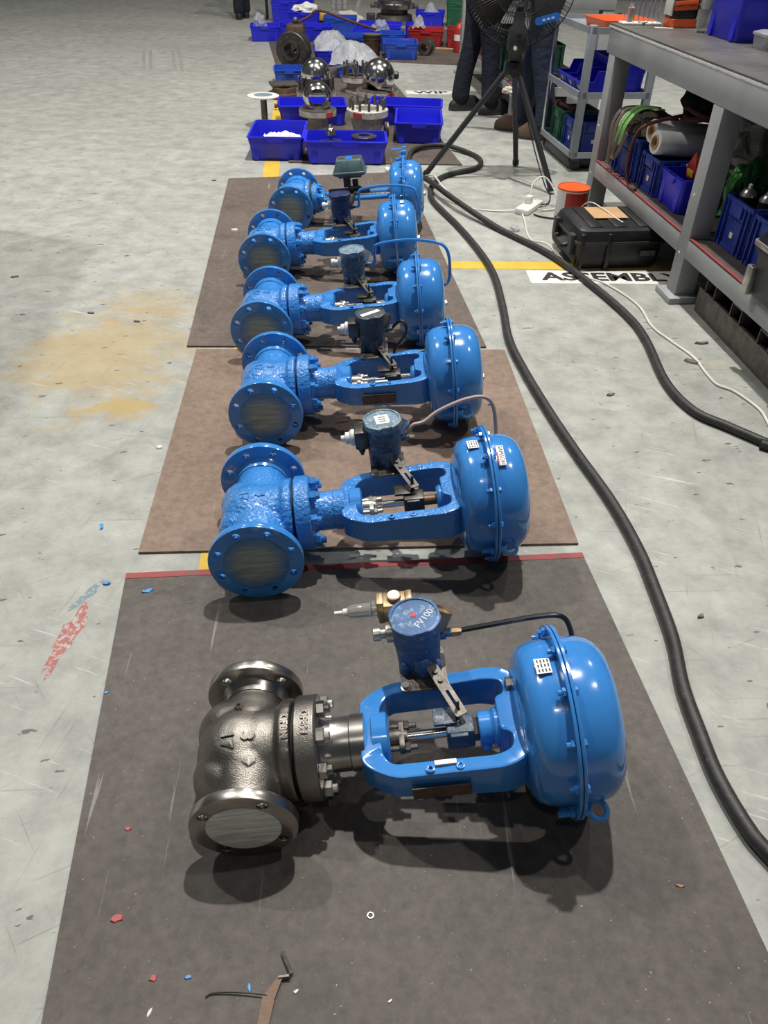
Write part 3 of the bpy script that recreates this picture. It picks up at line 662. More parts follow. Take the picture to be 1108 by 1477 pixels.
# ============================================================ BINS AND CRATES
def bin_shell(w, d, h, t=.004, taper=.90):
    L = [rr3(w*taper, d*taper, .015, 0), rr3(w*taper+.004, d*taper+.004, .016, .004), rr3(w*.965, d*.965, .02, h*.70), rr3(w*.985, d*.985, .02, h*.705), rr3(w*.985, d*.985, .02, h*.82), rr3(w, d, .02, h*.825), rr3(w, d, .02, h),
         rr3(w-.018, d-.018, .016, h), rr3(w*.965-.012, d*.965-.012, .016, h*.80), rr3(w*.955-2*t, d*.955-2*t, .015, h*.68), rr3(w*taper-2*t, d*taper-2*t, .012, t)]
    return MB().loft(L)
def bin_rim(w, d, h):
    o = rrect(w+.014, d+.014, .024, 3); i = rrect(w-.004, d-.004, .018, 3)
    return MB().hplate(o, [i], h-.010, h-.003, .0015)
def bin_post(w, d, h):        # hollow corner pillar on the outside
    return MB().loft([[(x, y, 0.006) for x, y in rrect(.036, .012, .003, 1)], [(x, y, h*.70) for x, y in rrect(.046, .016, .003, 1)]])
def bin_grip(wd): return MB().loft([[(x, y, z) for x, y in rrect(wd*k, .014, .004, 1)] for z, k in ((-.030, .86), (-.004, 1), (0, 1))])
def blue_bin(label, x, y, rot, w, d, h, m='bin', z=.0075, group='blue plastic bins on the floor', cat='bin', name='plastic_bin', tilt=0):
    t = thing(name, label, cat, group=group, mw=T(x, y, z) @ RZ(rot) @ RX(tilt))
    k = '%d_%d_%d' % (w*1000, d*1000, h*1000)
    obj('shell', cached('bs'+k, lambda: bin_shell(w, d, h)), m, t)
    obj('rim', cached('br'+k, lambda: bin_rim(w, d, h)), m, t)
    for sx in (-1, 1): obj('corner_rib', cached('bp%d' % (h*1000), lambda: bin_post(w, d, h)), m, t, T(sx*(w*.42-.02), -d*.468, 0) @ RX(R(-3.2) if d > .3 else -.05))
    obj('grip', cached('bg%d' % (w*300), lambda: bin_grip(w*.34)), m, t, T(0, -d*.5-.002, h*.98))
    return t
A7 = R(7)
def loc(xf, yf, d, rot): return xf-math.sin(rot)*d/2, yf+math.cos(rot)*d/2     # front-bottom centre -> centre
def bin_at(label, xf, yf, w, d, h, rot=A7, **k):
    x, y = loc(xf, yf, d*.95, rot); return blue_bin(label, x, y, rot, w, d, h, **k)
bin_at('blue bin holding a white sheet, beside the small round stand', -.775, 5.44, .36, .50, .15, R(2), z=.001)
bin_at('wide blue bin with loose machined parts, behind the farthest valve', -.31, 5.385, .535, .31, .14, R(3))
bin_at('blue bin nearest the coiled hose, right of the wide parts bin', 0.175, 5.97, .335, .50, .140, R(-1))
bin_at('long blue bin behind the right hand bin and the studded bowl', .08, 6.52, .56, .32, .145, R(-3))
bin_at('long blue bin behind the round arch flange', -.62, 6.45, .52, .34, .14, A7)
bin_at('mid blue bin left of the studded ball parts', -.985, 8.10, .28, .30, .12, A7, m='bin_mid')
bin_at('small blue bin holding a clear bag, leftmost on the far sheet', -1.585, 10.83, .35, .38, .16, A7, z=.001)
bin_at('small blue bin tucked behind the leftmost bin', -1.36, 11.30, .34, .36, .15, A7)
bin_at('blue bin holding crumpled white film, in front of the tall blue crate', -1.20, 11.70, .40, .36, .22, R(4))
bin_at('blue bin under the left cloudy film bag', -.63, 9.15, .42, .42, .14, A7)
bin_at('blue bin under the right cloudy film bag', -.40, 8.50, .34, .36, .11, A7, m='bin_mid')
bin_at('mid blue bin behind the old brown bucket', -.50, 10.2, .46, .34, .15, R(5), m='bin_mid')
bin_at('light blue bin with a red tag, on the sheet edge', .055, 9.70, .37, .42, .155, R(2), m='bin_mid')
bin_at('light blue bin between the bucket and the red tagged bin', -.04, 10.30, .28, .36, .17, R(2), m='bin_mid')
bin_at('mid blue bin on top of the back row, left of the wide bins', -.72, 11.50, .42, .40, .19, R(3), m='bin_mid')
bin_at('wide blue bin full of clear bags in the back row', -.28, 10.85, .54, .32, .12, R(-3))
bin_at('wide blue bin second in the back row', -.24, 11.22, .56, .32, .13, R(-3))
bin_at('wide blue bin third in the back row', -.22, 11.60, .56, .32, .13, R(-3))
bin_at('blue bin between the back row and the red crate', .27, 11.35, .32, .36, .15, R(-2))
bin_at('dark blue bin with a folded film, beside the big steel spool', .46, 12.70, .40, .40, .17, R(-3), z=.001)
bin_at('tall blue crate standing at the far left of the back row', -1.40, 12.60, .50, .40, .42, R(2), z=.001)
bin_at('blue bin stacked in front of the tall blue crate', -1.50, 12.18, .36, .34, .30, R(2), z=.001)
bin_at('blue bin lying behind the tipped flanged disc', -.95, 10.9, .34, .36, .16, A7)

# contents of the bins
def crumple(r, seed, sq=(1, 1, 1), amp=.35, lo=-.3):
    b = bmesh.new(); bmesh.ops.create_icosphere(b, subdivisions=4, radius=1)
    o = Vector((seed*3.1, seed*1.7, seed*.9))
    for v in b.verts:
        n = v.co.normalized(); k = 1+amp*noise.noise(n*2.1+o)+amp*.5*abs(noise.noise(n*5+o))-amp*.25*abs(noise.noise(n*11+o))
        v.co = Vector((n.x*k*r*sq[0], n.y*k*r*sq[1], max(n.z, lo)*k*r*sq[2]))
    return MB().bm(b)
def drape(w, d, h, seed, peak=(0, 0)):
    """tented film sheet with folds, thick enough to be a bag"""
    n = 26; o = Vector((seed*2.3, seed, 0)); top = []; 
    for i in range(n+1):
        for j in range(n+1):
            u, v = i/n*2-1, j/n*2-1; q = min(1, math.hypot(u-peak[0], v-peak[1])/1.25)
            z = h*(1-q*q)**1.6*(1+.25*noise.noise(Vector((u*1.3, v*1.3, 3))+o))+.03*noise.noise(Vector((u*2.2, v*2.2, 0))+o)+.016*noise.noise(Vector((u*6, v*6, 0))+o)
            e = 1+.12*noise.noise(Vector((u*1.5, v*1.5, 5))+o)
            top.append((u*w/2*e, v*d/2*e, max(z, .002)))
    m = len(top); b = MB(); vs = top+[(x, y, z-.002) for x, y, z in top]; fs = []
    for i in range(n):
        for j in range(n):
            a = i*(n+1)+j; fs.append([a, a+n+1, a+n+2, a+1]); fs.append([m+a, m+a+1, m+a+n+2, m+a+n+1])
    for i in range(n):
        for a, c in ((i*(n+1), (i+1)*(n+1)), ((i+1)*(n+1)+n, i*(n+1)+n), (i+1, i), (n*(n+1)+i, n*(n+1)+i+1)): fs.append([a, c, m+c, m+a])
    return b.add(vs, fs)
def loose(name, label, cat, b, m, x, y, z, rot=0, group=None):
    return tag(obj(name, b, m, None, T(x, y, z) @ RZ(rot)), label, cat, group)
loose('paper_sheet', 'white paper sheet lying in the bin by the round stand', 'paper', drape(.24, .14, .03, 3), 'label_white', -.75, 5.60, .105, .1)
loose('film_bag', 'cloudy film bag heaped over the bin beside the tipped disc', 'plastic bag', drape(.42, .40, .17, 5, (-.1, .2)), 'film', -.655, 9.36, .135, .2)
loose('film_bag', 'cloudy film bag heaped behind the studded steel ball', 'plastic bag', drape(.52, .42, .19, 8, (-.25, .1)), 'film', -.36, 8.68, .115, -.1)
loose('film_bag', 'clear bag poking out of the leftmost far bin', 'plastic bag', crumple(.075, 2, (1, 1, 1.3)), 'film', -1.68, 11.05, .165)
loose('film_bag', 'crumpled white film in the blue bin before the tall crate', 'plastic bag', crumple(.10, 4, (1.5, 1.1, .7)), 'label_white', -1.20, 11.95, .235)
loose('film_bag', 'crumpled clear bag in the wide back row bin', 'plastic bag', crumple(.085, 6, (1.2, 1, .9)), 'film', -.20, 11.10, .145)
loose('film_bag', 'folded white film in the dark blue bin by the steel spool', 'plastic bag', drape(.22, .2, .14, 9), 'film', .48, 12.9, .12)
loose('film_bag', 'clear bag on the bin behind the red crate', 'plastic bag', drape(.16, .16, .12, 12), 'film', .27, 11.15, .15)
loose('film_sheet', 'upright white film sheet at the mid blue bin in the back row', 'plastic sheet', MB().loft([[(-.02, 0, 0), (.03, .01, 0), (.03, .014, 0), (-.02, .004, 0)], [(.02, 0, .10), (.06, .02, .10), (.06, .024, .10), (.02, .004, .10)], [(.065, .01, .2), (.085, .02, .2), (.085, .024, .2), (.065, .014, .2)]]), 'film', -.53, 11.7, .25)
t = tag(obj('red_tag', MB().box(-.05, .05, -.03, .03, 0, .003), 'red', None, T(.10, 9.98, .162) @ RZ(.1)), 'red tag lying across the light blue bin', 'tag')
def gear_ring(r, hh): return MB().ring([(r*.45, 0), (r, 0), (r, hh), (r*.8, hh), (r*.78, hh*1.2), (r*.45, hh*1.2)], 32)
loose('steel_ring', 'dark machined ring in the wide parts bin', 'ring', gear_ring(.085, .02), 'steel_turned', -.20, 5.60, .115)
t = thing('valve_trim', 'small shiny plug on a dark plate in the wide parts bin', 'machine part', (-.42, 5.55, .06), .3)
obj('base_plate', MB().rbox(-.07, .08, -.05, .05, .03, .05, .006), 'steel_dark', t); obj('plug', MB().lathe([(.03, .05), (.036, .07), (.036, .10), (.02, .125), (.012, .13), (.012, .15)], 20), 'steel_bright', t)

# ============================================================ FLANGED BALL VALVE PARTS BEHIND THE ROW
def stud_ring(t, n, r, z0, z1, rs, m='iron', a0=0):
    for k in range(n):
        a = a0+2*PI*k/n; obj('stud', cached('stud%d_%d' % (rs*10000, (z1-z0)*1000), lambda: MB().lathe([(rs, 0), (rs, z1-z0-.004), (rs*.7, z1-z0)], 10)), m, t, T(r*math.cos(a), r*math.sin(a), z0))
M['tape_white'] = mat('scuffed_white_tape', (.50, .48, .43), .55, var=.3, vs=20, worn=(.14, .12, .10), wornamt=.56)
def flange_base(t, r, h, neck, m='iron'):
    obj('pipe_neck', MB().lathe([(neck*1.25, 0), (neck*1.2, h*.25), (neck, h*.45), (neck, h*.8), (neck*1.1, h)], 32), 'tape_white', t)
    obj('flange', MB().ring([(r*.5, h), (r, h), (r, h+.045), (r*.9, h+.05), (r*.5, h+.05)], 48), m, t)
    obj('flange_tape', MB().ring([(r*.99, h+.004), (r+.002, h+.004), (r+.002, h+.040), (r*.99, h+.040)], 48), 'tape_white', t)
    obj('red_tape', MB().at(RZ(-1.15)).loft([[(rr*math.cos(a), rr*math.sin(a), z) for rr, z in ((r-.002, h+.006), (r+.004, h+.006), (r+.004, h+.038), (r-.002, h+.038))] for a in [i*.06 for i in range(9)]]), 'ink_red', t)
# arch: valve ball with a see-through bore standing on its flange
t = thing('valve_ball_flange', 'polished ball with open bore on a white taped flange, nearest left', 'machine part', (-.565, 6.25, .0075), A7)
flange_base(t, .135, .115, .075)
def bored_ball(r, rb):
    b = bmesh.new(); n, k = 40, 16
    prof = [(math.sqrt(max(r*r-z*z, 0)), z) for z in [(-1+2*i/k)*math.sqrt(r*r-rb*rb) for i in range(k+1)]]
    return MB().at(RX(PI/2)).ring([(p[0], p[1]) for p in prof]+[(rb*.98, prof[-1][1]), (rb*.98, prof[0][1])], n)
obj('ball', bored_ball(.106, .068), 'steel_bright', t, T(0, 0, .235))
obj('ball_seat', MB().ring([(.06, .160), (.09, .160), (.085, .175), (.06, .178)], 32), 'iron', t)
t = thing('studded_bowl', 'white taped valve bowl ringed with upright studs, nearest right', 'machine part', (-.195, 6.12, .0075), A7)
obj('bowl', MB().lathe([(.07, 0), (.085, .02), (.10, .05), (.115, .10), (.122, .14), (.12, .15), (.085, .15), (.08, .10), (.05, .06)], 40), 'tape_white', t)
obj('rim_flange', MB().ring([(.085, .15), (.15, .15), (.15, .19), (.142, .195), (.085, .195)], 44), 'tape_white', t)
obj('red_tape', MB().at(RZ(-2.4)).loft([[(rr*math.cos(a), rr*math.sin(a), z) for rr, z in ((.148, .156), (.1535, .156), (.1535, .185), (.148, .185))] for a in [i*.06 for i in range(9)]]), 'ink_red', t)
stud_ring(t, 12, .125, .19, .265, .0095)
obj('side_outlet', MB().at(T(.13, .05, .045) @ RY(PI/2)).ring([(.03, 0), (.05, 0), (.05, .03), (.03, .03)], 24), 'iron', t)
t = thing('studded_ball', 'dark studded flange with polished ball behind the nearest arch ball', 'machine part', (-.65, 7.12, .0075), A7)
flange_base(t, .16, .08, .10, 'iron'); obj('ball', MB().ball((0, 0, .245), .12, 32), 'steel_bright', t); obj('ball_carrier', MB().ring([(.085, .13), (.13, .13), (.125, .22), (.085, .22)], 32), 'steel_dark', t)
stud_ring(t, 10, .14, .13, .235, .0105)
t = thing('tilted_ball_flange', 'shiny tilted steel ball on a white taped flange, right of centre', 'machine part', (-.15, 7.28, .0075), A7)
flange_base(t, .17, .075, .11, 'iron')
obj('ball', MB().at(T(.01, 0, .215) @ RY(.55) @ RX(-.3)).ball((0, 0, 0), .135, 36, (1, 1, 1), -.75, 1), 'steel_bright', t)
obj('cut_bar', MB().at(T(.06, -.13, .155) @ RZ(-.5)).rbox(-.06, .06, -.012, .012, -.02, .02, .003), 'steel_bright', t)
obj('stem_stub', MB().at(T(.14, .02, .22) @ RY(PI/2)).lathe([(.03, 0), (.03, .03), (.022, .04)], 16), 'steel_dark', t)
t = thing('stud_block', 'low flange with upright studs and lever between the two film bags', 'machine part', (-.36, 7.85, .0075), A7)
flange_base(t, .13, .08, .08, 'iron'); stud_ring(t, 8, .10, .13, .24, .011); obj('pin', MB().lathe([(.03, .13), (.03, .22), (.02, .24)], 20), 'steel_bright', t)
obj('lever', MB().at(T(-.11, -.05, .20) @ RZ(.35) @ RY(-.12)).rbox(-.13, .1, -.014, .014, 0, .016, .003), 'zinc', t)
loose('scrap_stack', 'flat rusty flange plate beside the mid blue bin', 'machine part', MB().ring([(.06, 0), (.15, 0), (.15, .03), (.11, .035), (.10, .07), (.06, .07)], 32), 'rod_brown', -.97, 7.55, .0075)
loose('scrap_plate', 'oily plate leaning on the rusty flange', 'machine part', MB().rbox(-.12, .12, -.09, .09, .07, .095, .006), 'iron', -.98, 7.62, .0075, .3)
loose('shaft', 'rusty shaft end sticking out beyond the small round stand', 'shaft', MB().at(ALONGX).lathe([(.016, -.06), (.018, -.058), (.018, -.04), (.012, -.038), (.012, .12)], 12), 'maroon', -.93, 7.02, .03, .1)
# tipped wheel-like flanged disc
t = thing('flanged_disc', 'thick black flanged disc standing on edge with an open bore', 'machine part', mw=T(-1.04, 8.95, .1735) @ RZ(R(-14)) @ RX(PI/2) @ Matrix.Scale(.92, 4))
obj('disc', MB().ring([(.075, -.08), (.095, -.085), (.10, -.06), (.17, -.055), (.18, -.045), (.18, .0), (.17, .01), (.15, .02), (.14, .10), (.17, .11), (.17, .14), (.075, .14)], 44).at(Matrix.Identity(4)), 'steel_dark', t, RX(PI))
for k in range(10): obj('bolt_head', cached('dbolt', lambda: MB().lathe([(.012, 0), (.012, .008)], 6)), 'iron', t, T(.135*math.cos(k*.628), .135*math.sin(k*.628), .055))
obj('inner_boss', MB().ball((.03, -.02, -.03), .035, 16), 'steel_turned', t)
t = thing('pipe_lever', 'long rusty red lever resting over the tipped disc', 'lever', (-.85, 9.9, 0), 0)
obj('lever_bar', MB().tube(smoothpath([(-.30, 0, .28), (-.12, .03, .36), (.0, .05, .42), (.3, .12, .33), (.62, .2, .24)], 4), .013, 8), 'maroon', t)
obj('yoke_casting', MB().rbox(-.36, -.16, -.08, .10, .0085, .30, .03), 'rod_brown', t); obj('ball_knob', MB().ball((-.26, 0, .33), .032, 14), 'iron', t)
loose('polished_ball', 'small polished ball beside the left cloudy film bag', 'machine part', MB().ball((0, 0, .07), .075, 24).lathe([(.06, 0), (.07, .02), (.05, .03)], 20), 'steel_bright', -.99, 9.62, .0062)
t = thing('old_bucket', 'old brown metal bucket among the light blue bins', 'bucket', (-.27, 9.98, .006), 0)
obj('bucket_body', MB().lathe([(.085, 0), (.10, .19), (.104, .195), (.104, .20), (.098, .20), (.094, .19), (.08, .008)], 32), 'rod_brown', t); obj('bucket_band', MB().ring([(.1, .155), (.102, .155), (.104, .165), (.1, .165)], 32), 'iron', t)
obj('bucket_lid', MB().lathe([(.098, .195), (.098, .205), (.03, .21)], 32), 'olive', t)
t = thing('steel_spool', 'big shiny double flanged steel spool on the far floor', 'machine part', (-.04, 12.95, .001), 0)
obj('lower_flange', MB().ring([(.15, 0), (.27, 0), (.27, .05), (.26, .055), (.15, .055)], 56), 'steel_turned', t); obj('barrel', MB().lathe([(.26, .055), (.25, .11), (.19, .125), (.19, .175), (.22, .19)], 48), 'iron', t)
obj('upper_flange', MB().ring([(.15, .19), (.29, .19), (.29, .24), (.24, .25), (.235, .285), (.15, .285)], 56), 'steel_turned', t)
for s in (-1, 1): obj('lifting_lug', MB().rbox(-.03, .03, -.05, .05, .185, .235, .008), 'iron', t, T(s*.31, 0, 0))
for k in range(8): obj('bolt_hole_plug', cached('plug8', lambda: MB().cyl(.016, .24, .252, 10)), 'steel_dark', t, T(.262*math.cos(k*.785), .262*math.sin(k*.785), 0))
t = thing('pipe_reducer', 'short flanged pipe piece lying beside the red crate', 'machine part', mw=T(.345, 10.12, .085) @ RZ(R(-20)) @ RX(PI/2))
obj('pipe', MB().ring([(.04, -.10), (.052, -.10), (.052, .10), (.04, .10)], 28), 'iron', t)
for z in (-.10, .085): obj('end_flange', cached('rflange', lambda: MB().ring([(.04, 0), (.078, 0), (.078, .018), (.04, .018)], 28)), 'iron', t, T(0, 0, z))
t = blue_bin('red crate holding dark parts beside the flanged pipe piece', .36, 10.95, R(-4), .42, .42, .165, m='crate_red', z=.006, group=None)
t = blue_bin('second red crate at the far sheet edge by the worker', .72, 10.85, R(-4), .22, .36, .19, m='crate_red', z=.006, group=None)
t = blue_bin('dark green crate standing far behind the red crates', .86, 12.8, R(-3), .34, .40, .30, m='crate_green', z=.001, group=None)
loose('batten', 'thin wooden batten on the floor before the red crates', 'batten', MB().rbox(-.3, .3, -.015, .015, 0, .02, .003), 'cardboard', .60, 10.52, .006, -.06)
t = thing('fire_extinguisher', 'small red cylinder with white label beside the worker', 'cylinder', (.72, 10.35, .006))
obj('cylinder_body', MB().lathe([(.05, 0), (.055, .01), (.055, .24), (.03, .28), (.014, .29), (.014, .32)], 24), 'red', t); obj('cylinder_label', MB().ring([(.0545, .12), (.056, .12), (.056, .18), (.0545, .18)], 24), 'label_white', t)
# round stand (upside-down flange with pipe)
t = thing('round_stand', 'small round pale topped stand on a steel pipe beside the blue bin', 'stand', (-.985, 6.42, .001))
obj('foot', MB().lathe([(.06, 0), (.06, .008), (.03, .012)], 28), 'iron', t); obj('pole', MB().cyl(.024, .01, .20, 20), 'iron', t)
obj('round_top', MB().lathe([(.024, .195), (.10, .200), (.118, .206), (.118, .212), (.110, .216)], 44), 'gauge_face', t); obj('worn_centre', MB().cyl(.07, .2155, .2168, 36), 'cap_pale', t)
# dark bags and water bottles at the far end
loose('black_bag', 'small black and yellow bag left of the mid blue bin in the back row', 'bag', crumple(.14, 15, (1.2, 1, .9)), 'black_cloth', -.98, 12.3, .04)
loose('yellow_pad', 'yellow pad on the black bag in the back row', 'pad', MB().rbox(-.07, .07, -.03, .03, 0, .09, .02), 'yellow', -1.0, 12.10, .10, .2)
loose('beige_bag', 'beige cloth bundle behind the mid blue bin', 'bundle', crumple(.13, 16, (1.5, 1, .9)), 'cream', -.68, 12.7, .04)
loose('brown_case', 'small dark case by the beige cloth bundle', 'case', MB().rbox(-.06, .06, -.05, .05, 0, .16, .01), 'steel_dark', -.36, 12.5, .001)
def bottle(r, h): return MB().lathe([(r*.8, 0), (r, .008), (r, h*.30), (r*.94, h*.34), (r, h*.38), (r, h*.62), (r*.85, h*.72), (r*.40, h*.88), (r*.38, h*.94)], 20)
def water_bottle(label, x, y, z, group=None, r=.034, h=.22):
    t = thing('water_bottle', label, 'bottle', (x, y, z), 0, group)
    k = 'wb%d' % (r*1000); obj('bottle_body', cached(k, lambda: bottle(r, h)), 'clear', t); obj('bottle_label', cached(k+'l', lambda: MB().ring([(r*.98, h*.42), (r*1.02, h*.42), (r*1.02, h*.60), (r*.98, h*.60)], 20)), 'film', t)
    obj('bottle_cap', cached(k+'c', lambda: MB().cyl(r*.45, h*.93, h, 14)), 'blue_light', t); return t
for i in range(3):
    for j in range(2): water_bottle('clear water bottle in the small pack on the far floor', -.93+i*.085, 13.3+j*.085, .001, 'water bottles in the far pack', .038, .30)

# ============================================================ BENCHES
def bench_frame(label, ox, oy, ang, v0, v1, posts, depth=.75, far_post=True):
    t = thing('work_bench', label, 'work bench', (ox, oy, 0), ang, 'grey steel work benches')
    # local: x = into bench, y = along bench
    obj('top_beam', MB().rbox(0, .012, v0, v1, .775, .895, .002), 'grey_paint', t, label='grey steel front beam of the bench top'); obj('top_beam', MB().rbox(depth-.012, depth, v0, v1, .775, .895, .002), 'grey_paint', t)
    for v in (v0, v1-.012): obj('end_beam', MB().rbox(.012, depth-.012, v, v+.012, .775, .895, .002), 'grey_paint', t)
    obj('bench_top', MB().rbox(-.006, depth+.006, v0-.006, v1+.006, .895, .905, .002), 'grey_top', t)
    b = MB(); n = int((v1-v0)/.02); rr = random.Random(3); prev = 0
    for i in range(n):                                  # chipped bright bead along the top edge
        a = v0+(v1-v0)*i/n; q = .0012+.0022*rr.random(); b.box(-.0075, -.005, a, a+(v1-v0)/n, .890-q, .896)
    obj('edge_chipping', b, 'chip_white', t)['kind'] = 'stuff'
    for v in posts:
        for u in (0, depth-.09):
            obj('post', cached('bpost', lambda: MB().rbox(0, .09, -.045, .045, .020, .775, .003)), 'grey_paint', t, T(u, v, 0))
            obj('foot_plate', cached('bfoot', lambda: MB().rbox(-.035, .125, -.08, .08, 0, .028, .004)), 'grey_paint', t, T(u, v, 0))
            if u == 0:
                for z in (.20, .44): obj('post_bolt', cached('pbolt', lambda: MB().at(RY(-PI/2)).cyl(.006, 0, .003, 10)), 'chip_white', t, T(u, v+.01, z))
        obj('cross_beam', cached('bcross%d' % (depth*100), lambda: MB().box(.09, depth-.09, -.02, .02, .20, .26)), 'grey_paint', t, T(0, v, 0))
    pv = sorted(posts)
    for a, c in zip(pv, pv[1:]):
        for u in (.0, depth-.02): obj('shelf_beam', MB().rbox(u, u+.02, a+.045, c-.045, .195, .270, .002), 'grey_paint', t)
        obj('shelf_sheet', MB().box(.006, depth-.006, a+.047, c-.047, .270, .275), 'shelf_rust', t)
        obj('shelf_edge', MB().box(.0, .014, a+.045, c-.045, .275, .279), 'red_edge', t)
    return t
AB = R(6.7); BO = (1.256, 3.33)
bench_frame('grey steel work bench with crates on its shelf, nearest on the right', BO[0], BO[1], AB, -1.25, 1.34, (-1.19, 0.0, 1.25))
bench_frame('grey steel work bench behind the fan with green crates on its shelf', .905, 6.72, AB, -.05, 2.3, (.0, 2.25), .70)
def Bp(u, v, z=0): 
    c, s = math.cos(AB), math.sin(AB); return (BO[0]+u*c-v*s, BO[1]+u*s+v*c, z)
SH = .2755; TP = .9055
def on_bench(u, v, z): return T(*Bp(u, v, z)) @ RZ(AB)

# crates: euro containers, long side along x local
def crate_shell(w, d, h):
    L = [rr3(w*.93, d*.93, .010, 0), rr3(w*.94, d*.94, .010, h*.9), rr3(w*.965, d*.965, .010, h*.9), rr3(w*.965, d*.965, .010, h), rr3(w*.93, d*.93, .008, h), rr3(w*.90, d*.90, .008, .006)]
    return MB().loft(L)
def crate(label, mw, w, d, h, m='crate', lab=True, group='stacking crates on shelves', faces=('front', 'left'), cat='crate'):
    t = thing('stacking_crate', label, cat, group=group, mw=mw)
    k = '%d_%d_%d' % (w*1000, d*1000, h*1000)
    obj('shell', cached('cs'+k, lambda: crate_shell(w, d, h)), m, t)
    obj('rim', cached('cr'+k, lambda: MB().hplate(rrect(w, d, .012, 2), [rrect(w-.03, d-.03, .008, 2)], h-.016, h, .002)), m, t)
    obj('foot_band', cached('cf'+k, lambda: MB().hplate(rrect(w*.975, d*.975, .012, 2), [rrect(w*.92, d*.92, .008, 2)], 0, .014, .002)), m, t)
    obj('middle_band', cached('cm'+k, lambda: MB().hplate(rrect(w*.965, d*.965, .012, 2), [rrect(w*.92, d*.92, .008, 2)], h*.58, h*.58+.006)), m, t)
    for fx, fy, ln, ro in ((0, -d*.47, w, 0), (0, d*.47, w, PI), (-w*.47, 0, d, -PI/2), (w*.47, 0, d, PI/2)):
        for s in (-1, 1):
            for q in (.30, .43): obj('rib', cached('crib%d' % (h*1000), lambda: MB().box(-.004, .004, -.012, .004, .004, h-.006)), m, t, T(fx, fy, 0) @ RZ(ro) @ T(s*q*ln, 0, 0))
        obj('handle_block', cached('chb%d_%d' % (ln*1000, h*1000), lambda: MB().rbox(-ln*.20, ln*.20, -.014, .003, h*.70, h-.010, .003)), m, t, T(fx, fy, 0) @ RZ(ro))
    if lab:
        for fx, fy, ro in ((0, -d*.468, 0), (-w*.468, 0, -PI/2)): obj('label_sticker', cached('clab3', lambda: MB().box(-.012, .012, -.004, -.0015, h*.30, h*.30+.022)), 'label_white', t, T(fx, fy, 0) @ RZ(ro))
    return t
crate('dark blue crate with webbing straps hanging down, at the far end of the shelf', on_bench(.20, .940, SH), .32, .31, .20, lab=False)
crate('dark blue crate under the white film rolls on the shelf', on_bench(.235, .64, SH), .36, .225, .165)
blue_bin('small bright blue bin with a red packet on the bench shelf', *Bp(.165, .385, 0)[:2], AB-PI/2, .245, .20, .150, z=SH, group=None)
crate('dark blue crate of spray cans beside the bench post', on_bench(.245, -.180, SH), .30, .235, .195)
crate('dark blue crate with a bright blue tin, behind the tool box', on_bench(.265, -.435, SH), .34, .25, .19)
def strap(pts, wd, m, t, name='strap'):
    P = smoothpath(pts, 7); b = MB(); L = []
    for i, p in enumerate(P):
        d = (P[min(i+1, len(P)-1)]-P[max(i-1, 0)]).normalized(); s = Vector((-.15, 1, 0)) if abs(d.y) < .95 else Vector((1, 0, .0)); s = (s-d*s.dot(d)).normalized()*wd/2; n = d.cross(s).normalized()*.0018
        L.append([tuple(p-s-n), tuple(p+s-n), tuple(p+s+n), tuple(p-s+n)])
    return obj(name, b.loft(L), m, t)
t = thing('webbing_bundle', 'bundle of brown and green lifting straps draped over the shelf crate', 'straps', group=None, mw=on_bench(0, 0, 0))
obj('strap_heap', crumple(.11, 21, (1.25, 1.2, .62)), 'strap_brown', t, T(.16, .97, .50))
obj('strap_heap', crumple(.075, 22, (1.2, 1.1, .7)), 'olive', t, T(.14, .86, .50))
for v, zb, v2 in ((1.03, .33, .93), (.98, .36, .87)):
    strap([(.14, v, .58), (.03, v, .57), (-.012, v, .50), (-.020, (v*2+v2)/3, .40), (-.022, (v+v2)/2, zb), (-.020, v2, .40), (-.014, v2-.05, .50)], .028, 'strap_brown', t)
for v in (.90, .85): strap([(.16, v-.02, .60), (.05, v, .60), (-.010, v+.01, .53), (-.016, v+.03, .43)], .030, 'strap_green', t)
for q, (u, v, z) in enumerate(((.07, .722, .530), (.05, .612, .505))):
    t = thing('film_roll', ('white stretch film roll, the far one of two on the shelf', 'white stretch film roll, the near one of two on the shelf')[q], 'film roll', group='stretch film rolls', mw=on_bench(u, v, z) @ RZ(.10) @ RY(PI/2+.10))
    obj('film', cached('froll', lambda: MB().ring([(.030, 0), (.050, 0), (.052, .004), (.052, .40), (.030, .40)], 32)), 'white_roll', t); obj('cardboard_core', cached('fcore', lambda: MB().ring([(.025, -.006), (.0305, -.006), (.0305, .41), (.025, .41)], 24)), 'cardboard', t)
t = tag(obj('red_packet', MB().loft([[(-.06, -.01, 0), (.06, -.01, 0), (.06, .012, 0), (-.06, .012, 0)], [(-.05, -.02, .05), (.05, -.02, .05), (.05, .022, .05), (-.05, .022, .05)], [(-.004, -.002, .12), (.004, -.002, .12), (.004, .002, .12), (-.004, .002, .12)]]), 'red', None, on_bench(.16, .36, SH+.125) @ RZ(-PI/2) @ RX(.15)), 'red foil snack packet standing in the small blue bin', 'packet')
obj('packet_print', MB().rbox(-.03, .03, -.024, -.018, .02, .05, .002), 'yellow', t)
loose('wood_block', 'yellowish board lying behind the red packet', 'board', MB().rbox(-.05, .05, -.06, .06, 0, .012, .002), 'cream', *Bp(.22, .43, SH+.152), AB)
loose('black_bag', 'heap of black cloth on the shelf behind the film rolls', 'cloth', crumple(.17, 31, (1.0, 1.45, .62)), 'black_cloth', *Bp(.42, .78, .62))
loose('maroon_hose_coil', 'coil of dark maroon hose lying over the film rolls', 'hose', MB().tube(smoothpath([(.075*math.cos(a)*(1+.12*math.sin(a*.7)), .085*math.sin(a), .012*math.sin(a*1.7)+a*.0022) for a in [i*.5 for i in range(44)]], 3), .011, 8), 'maroon', *Bp(.27, .66, .590))
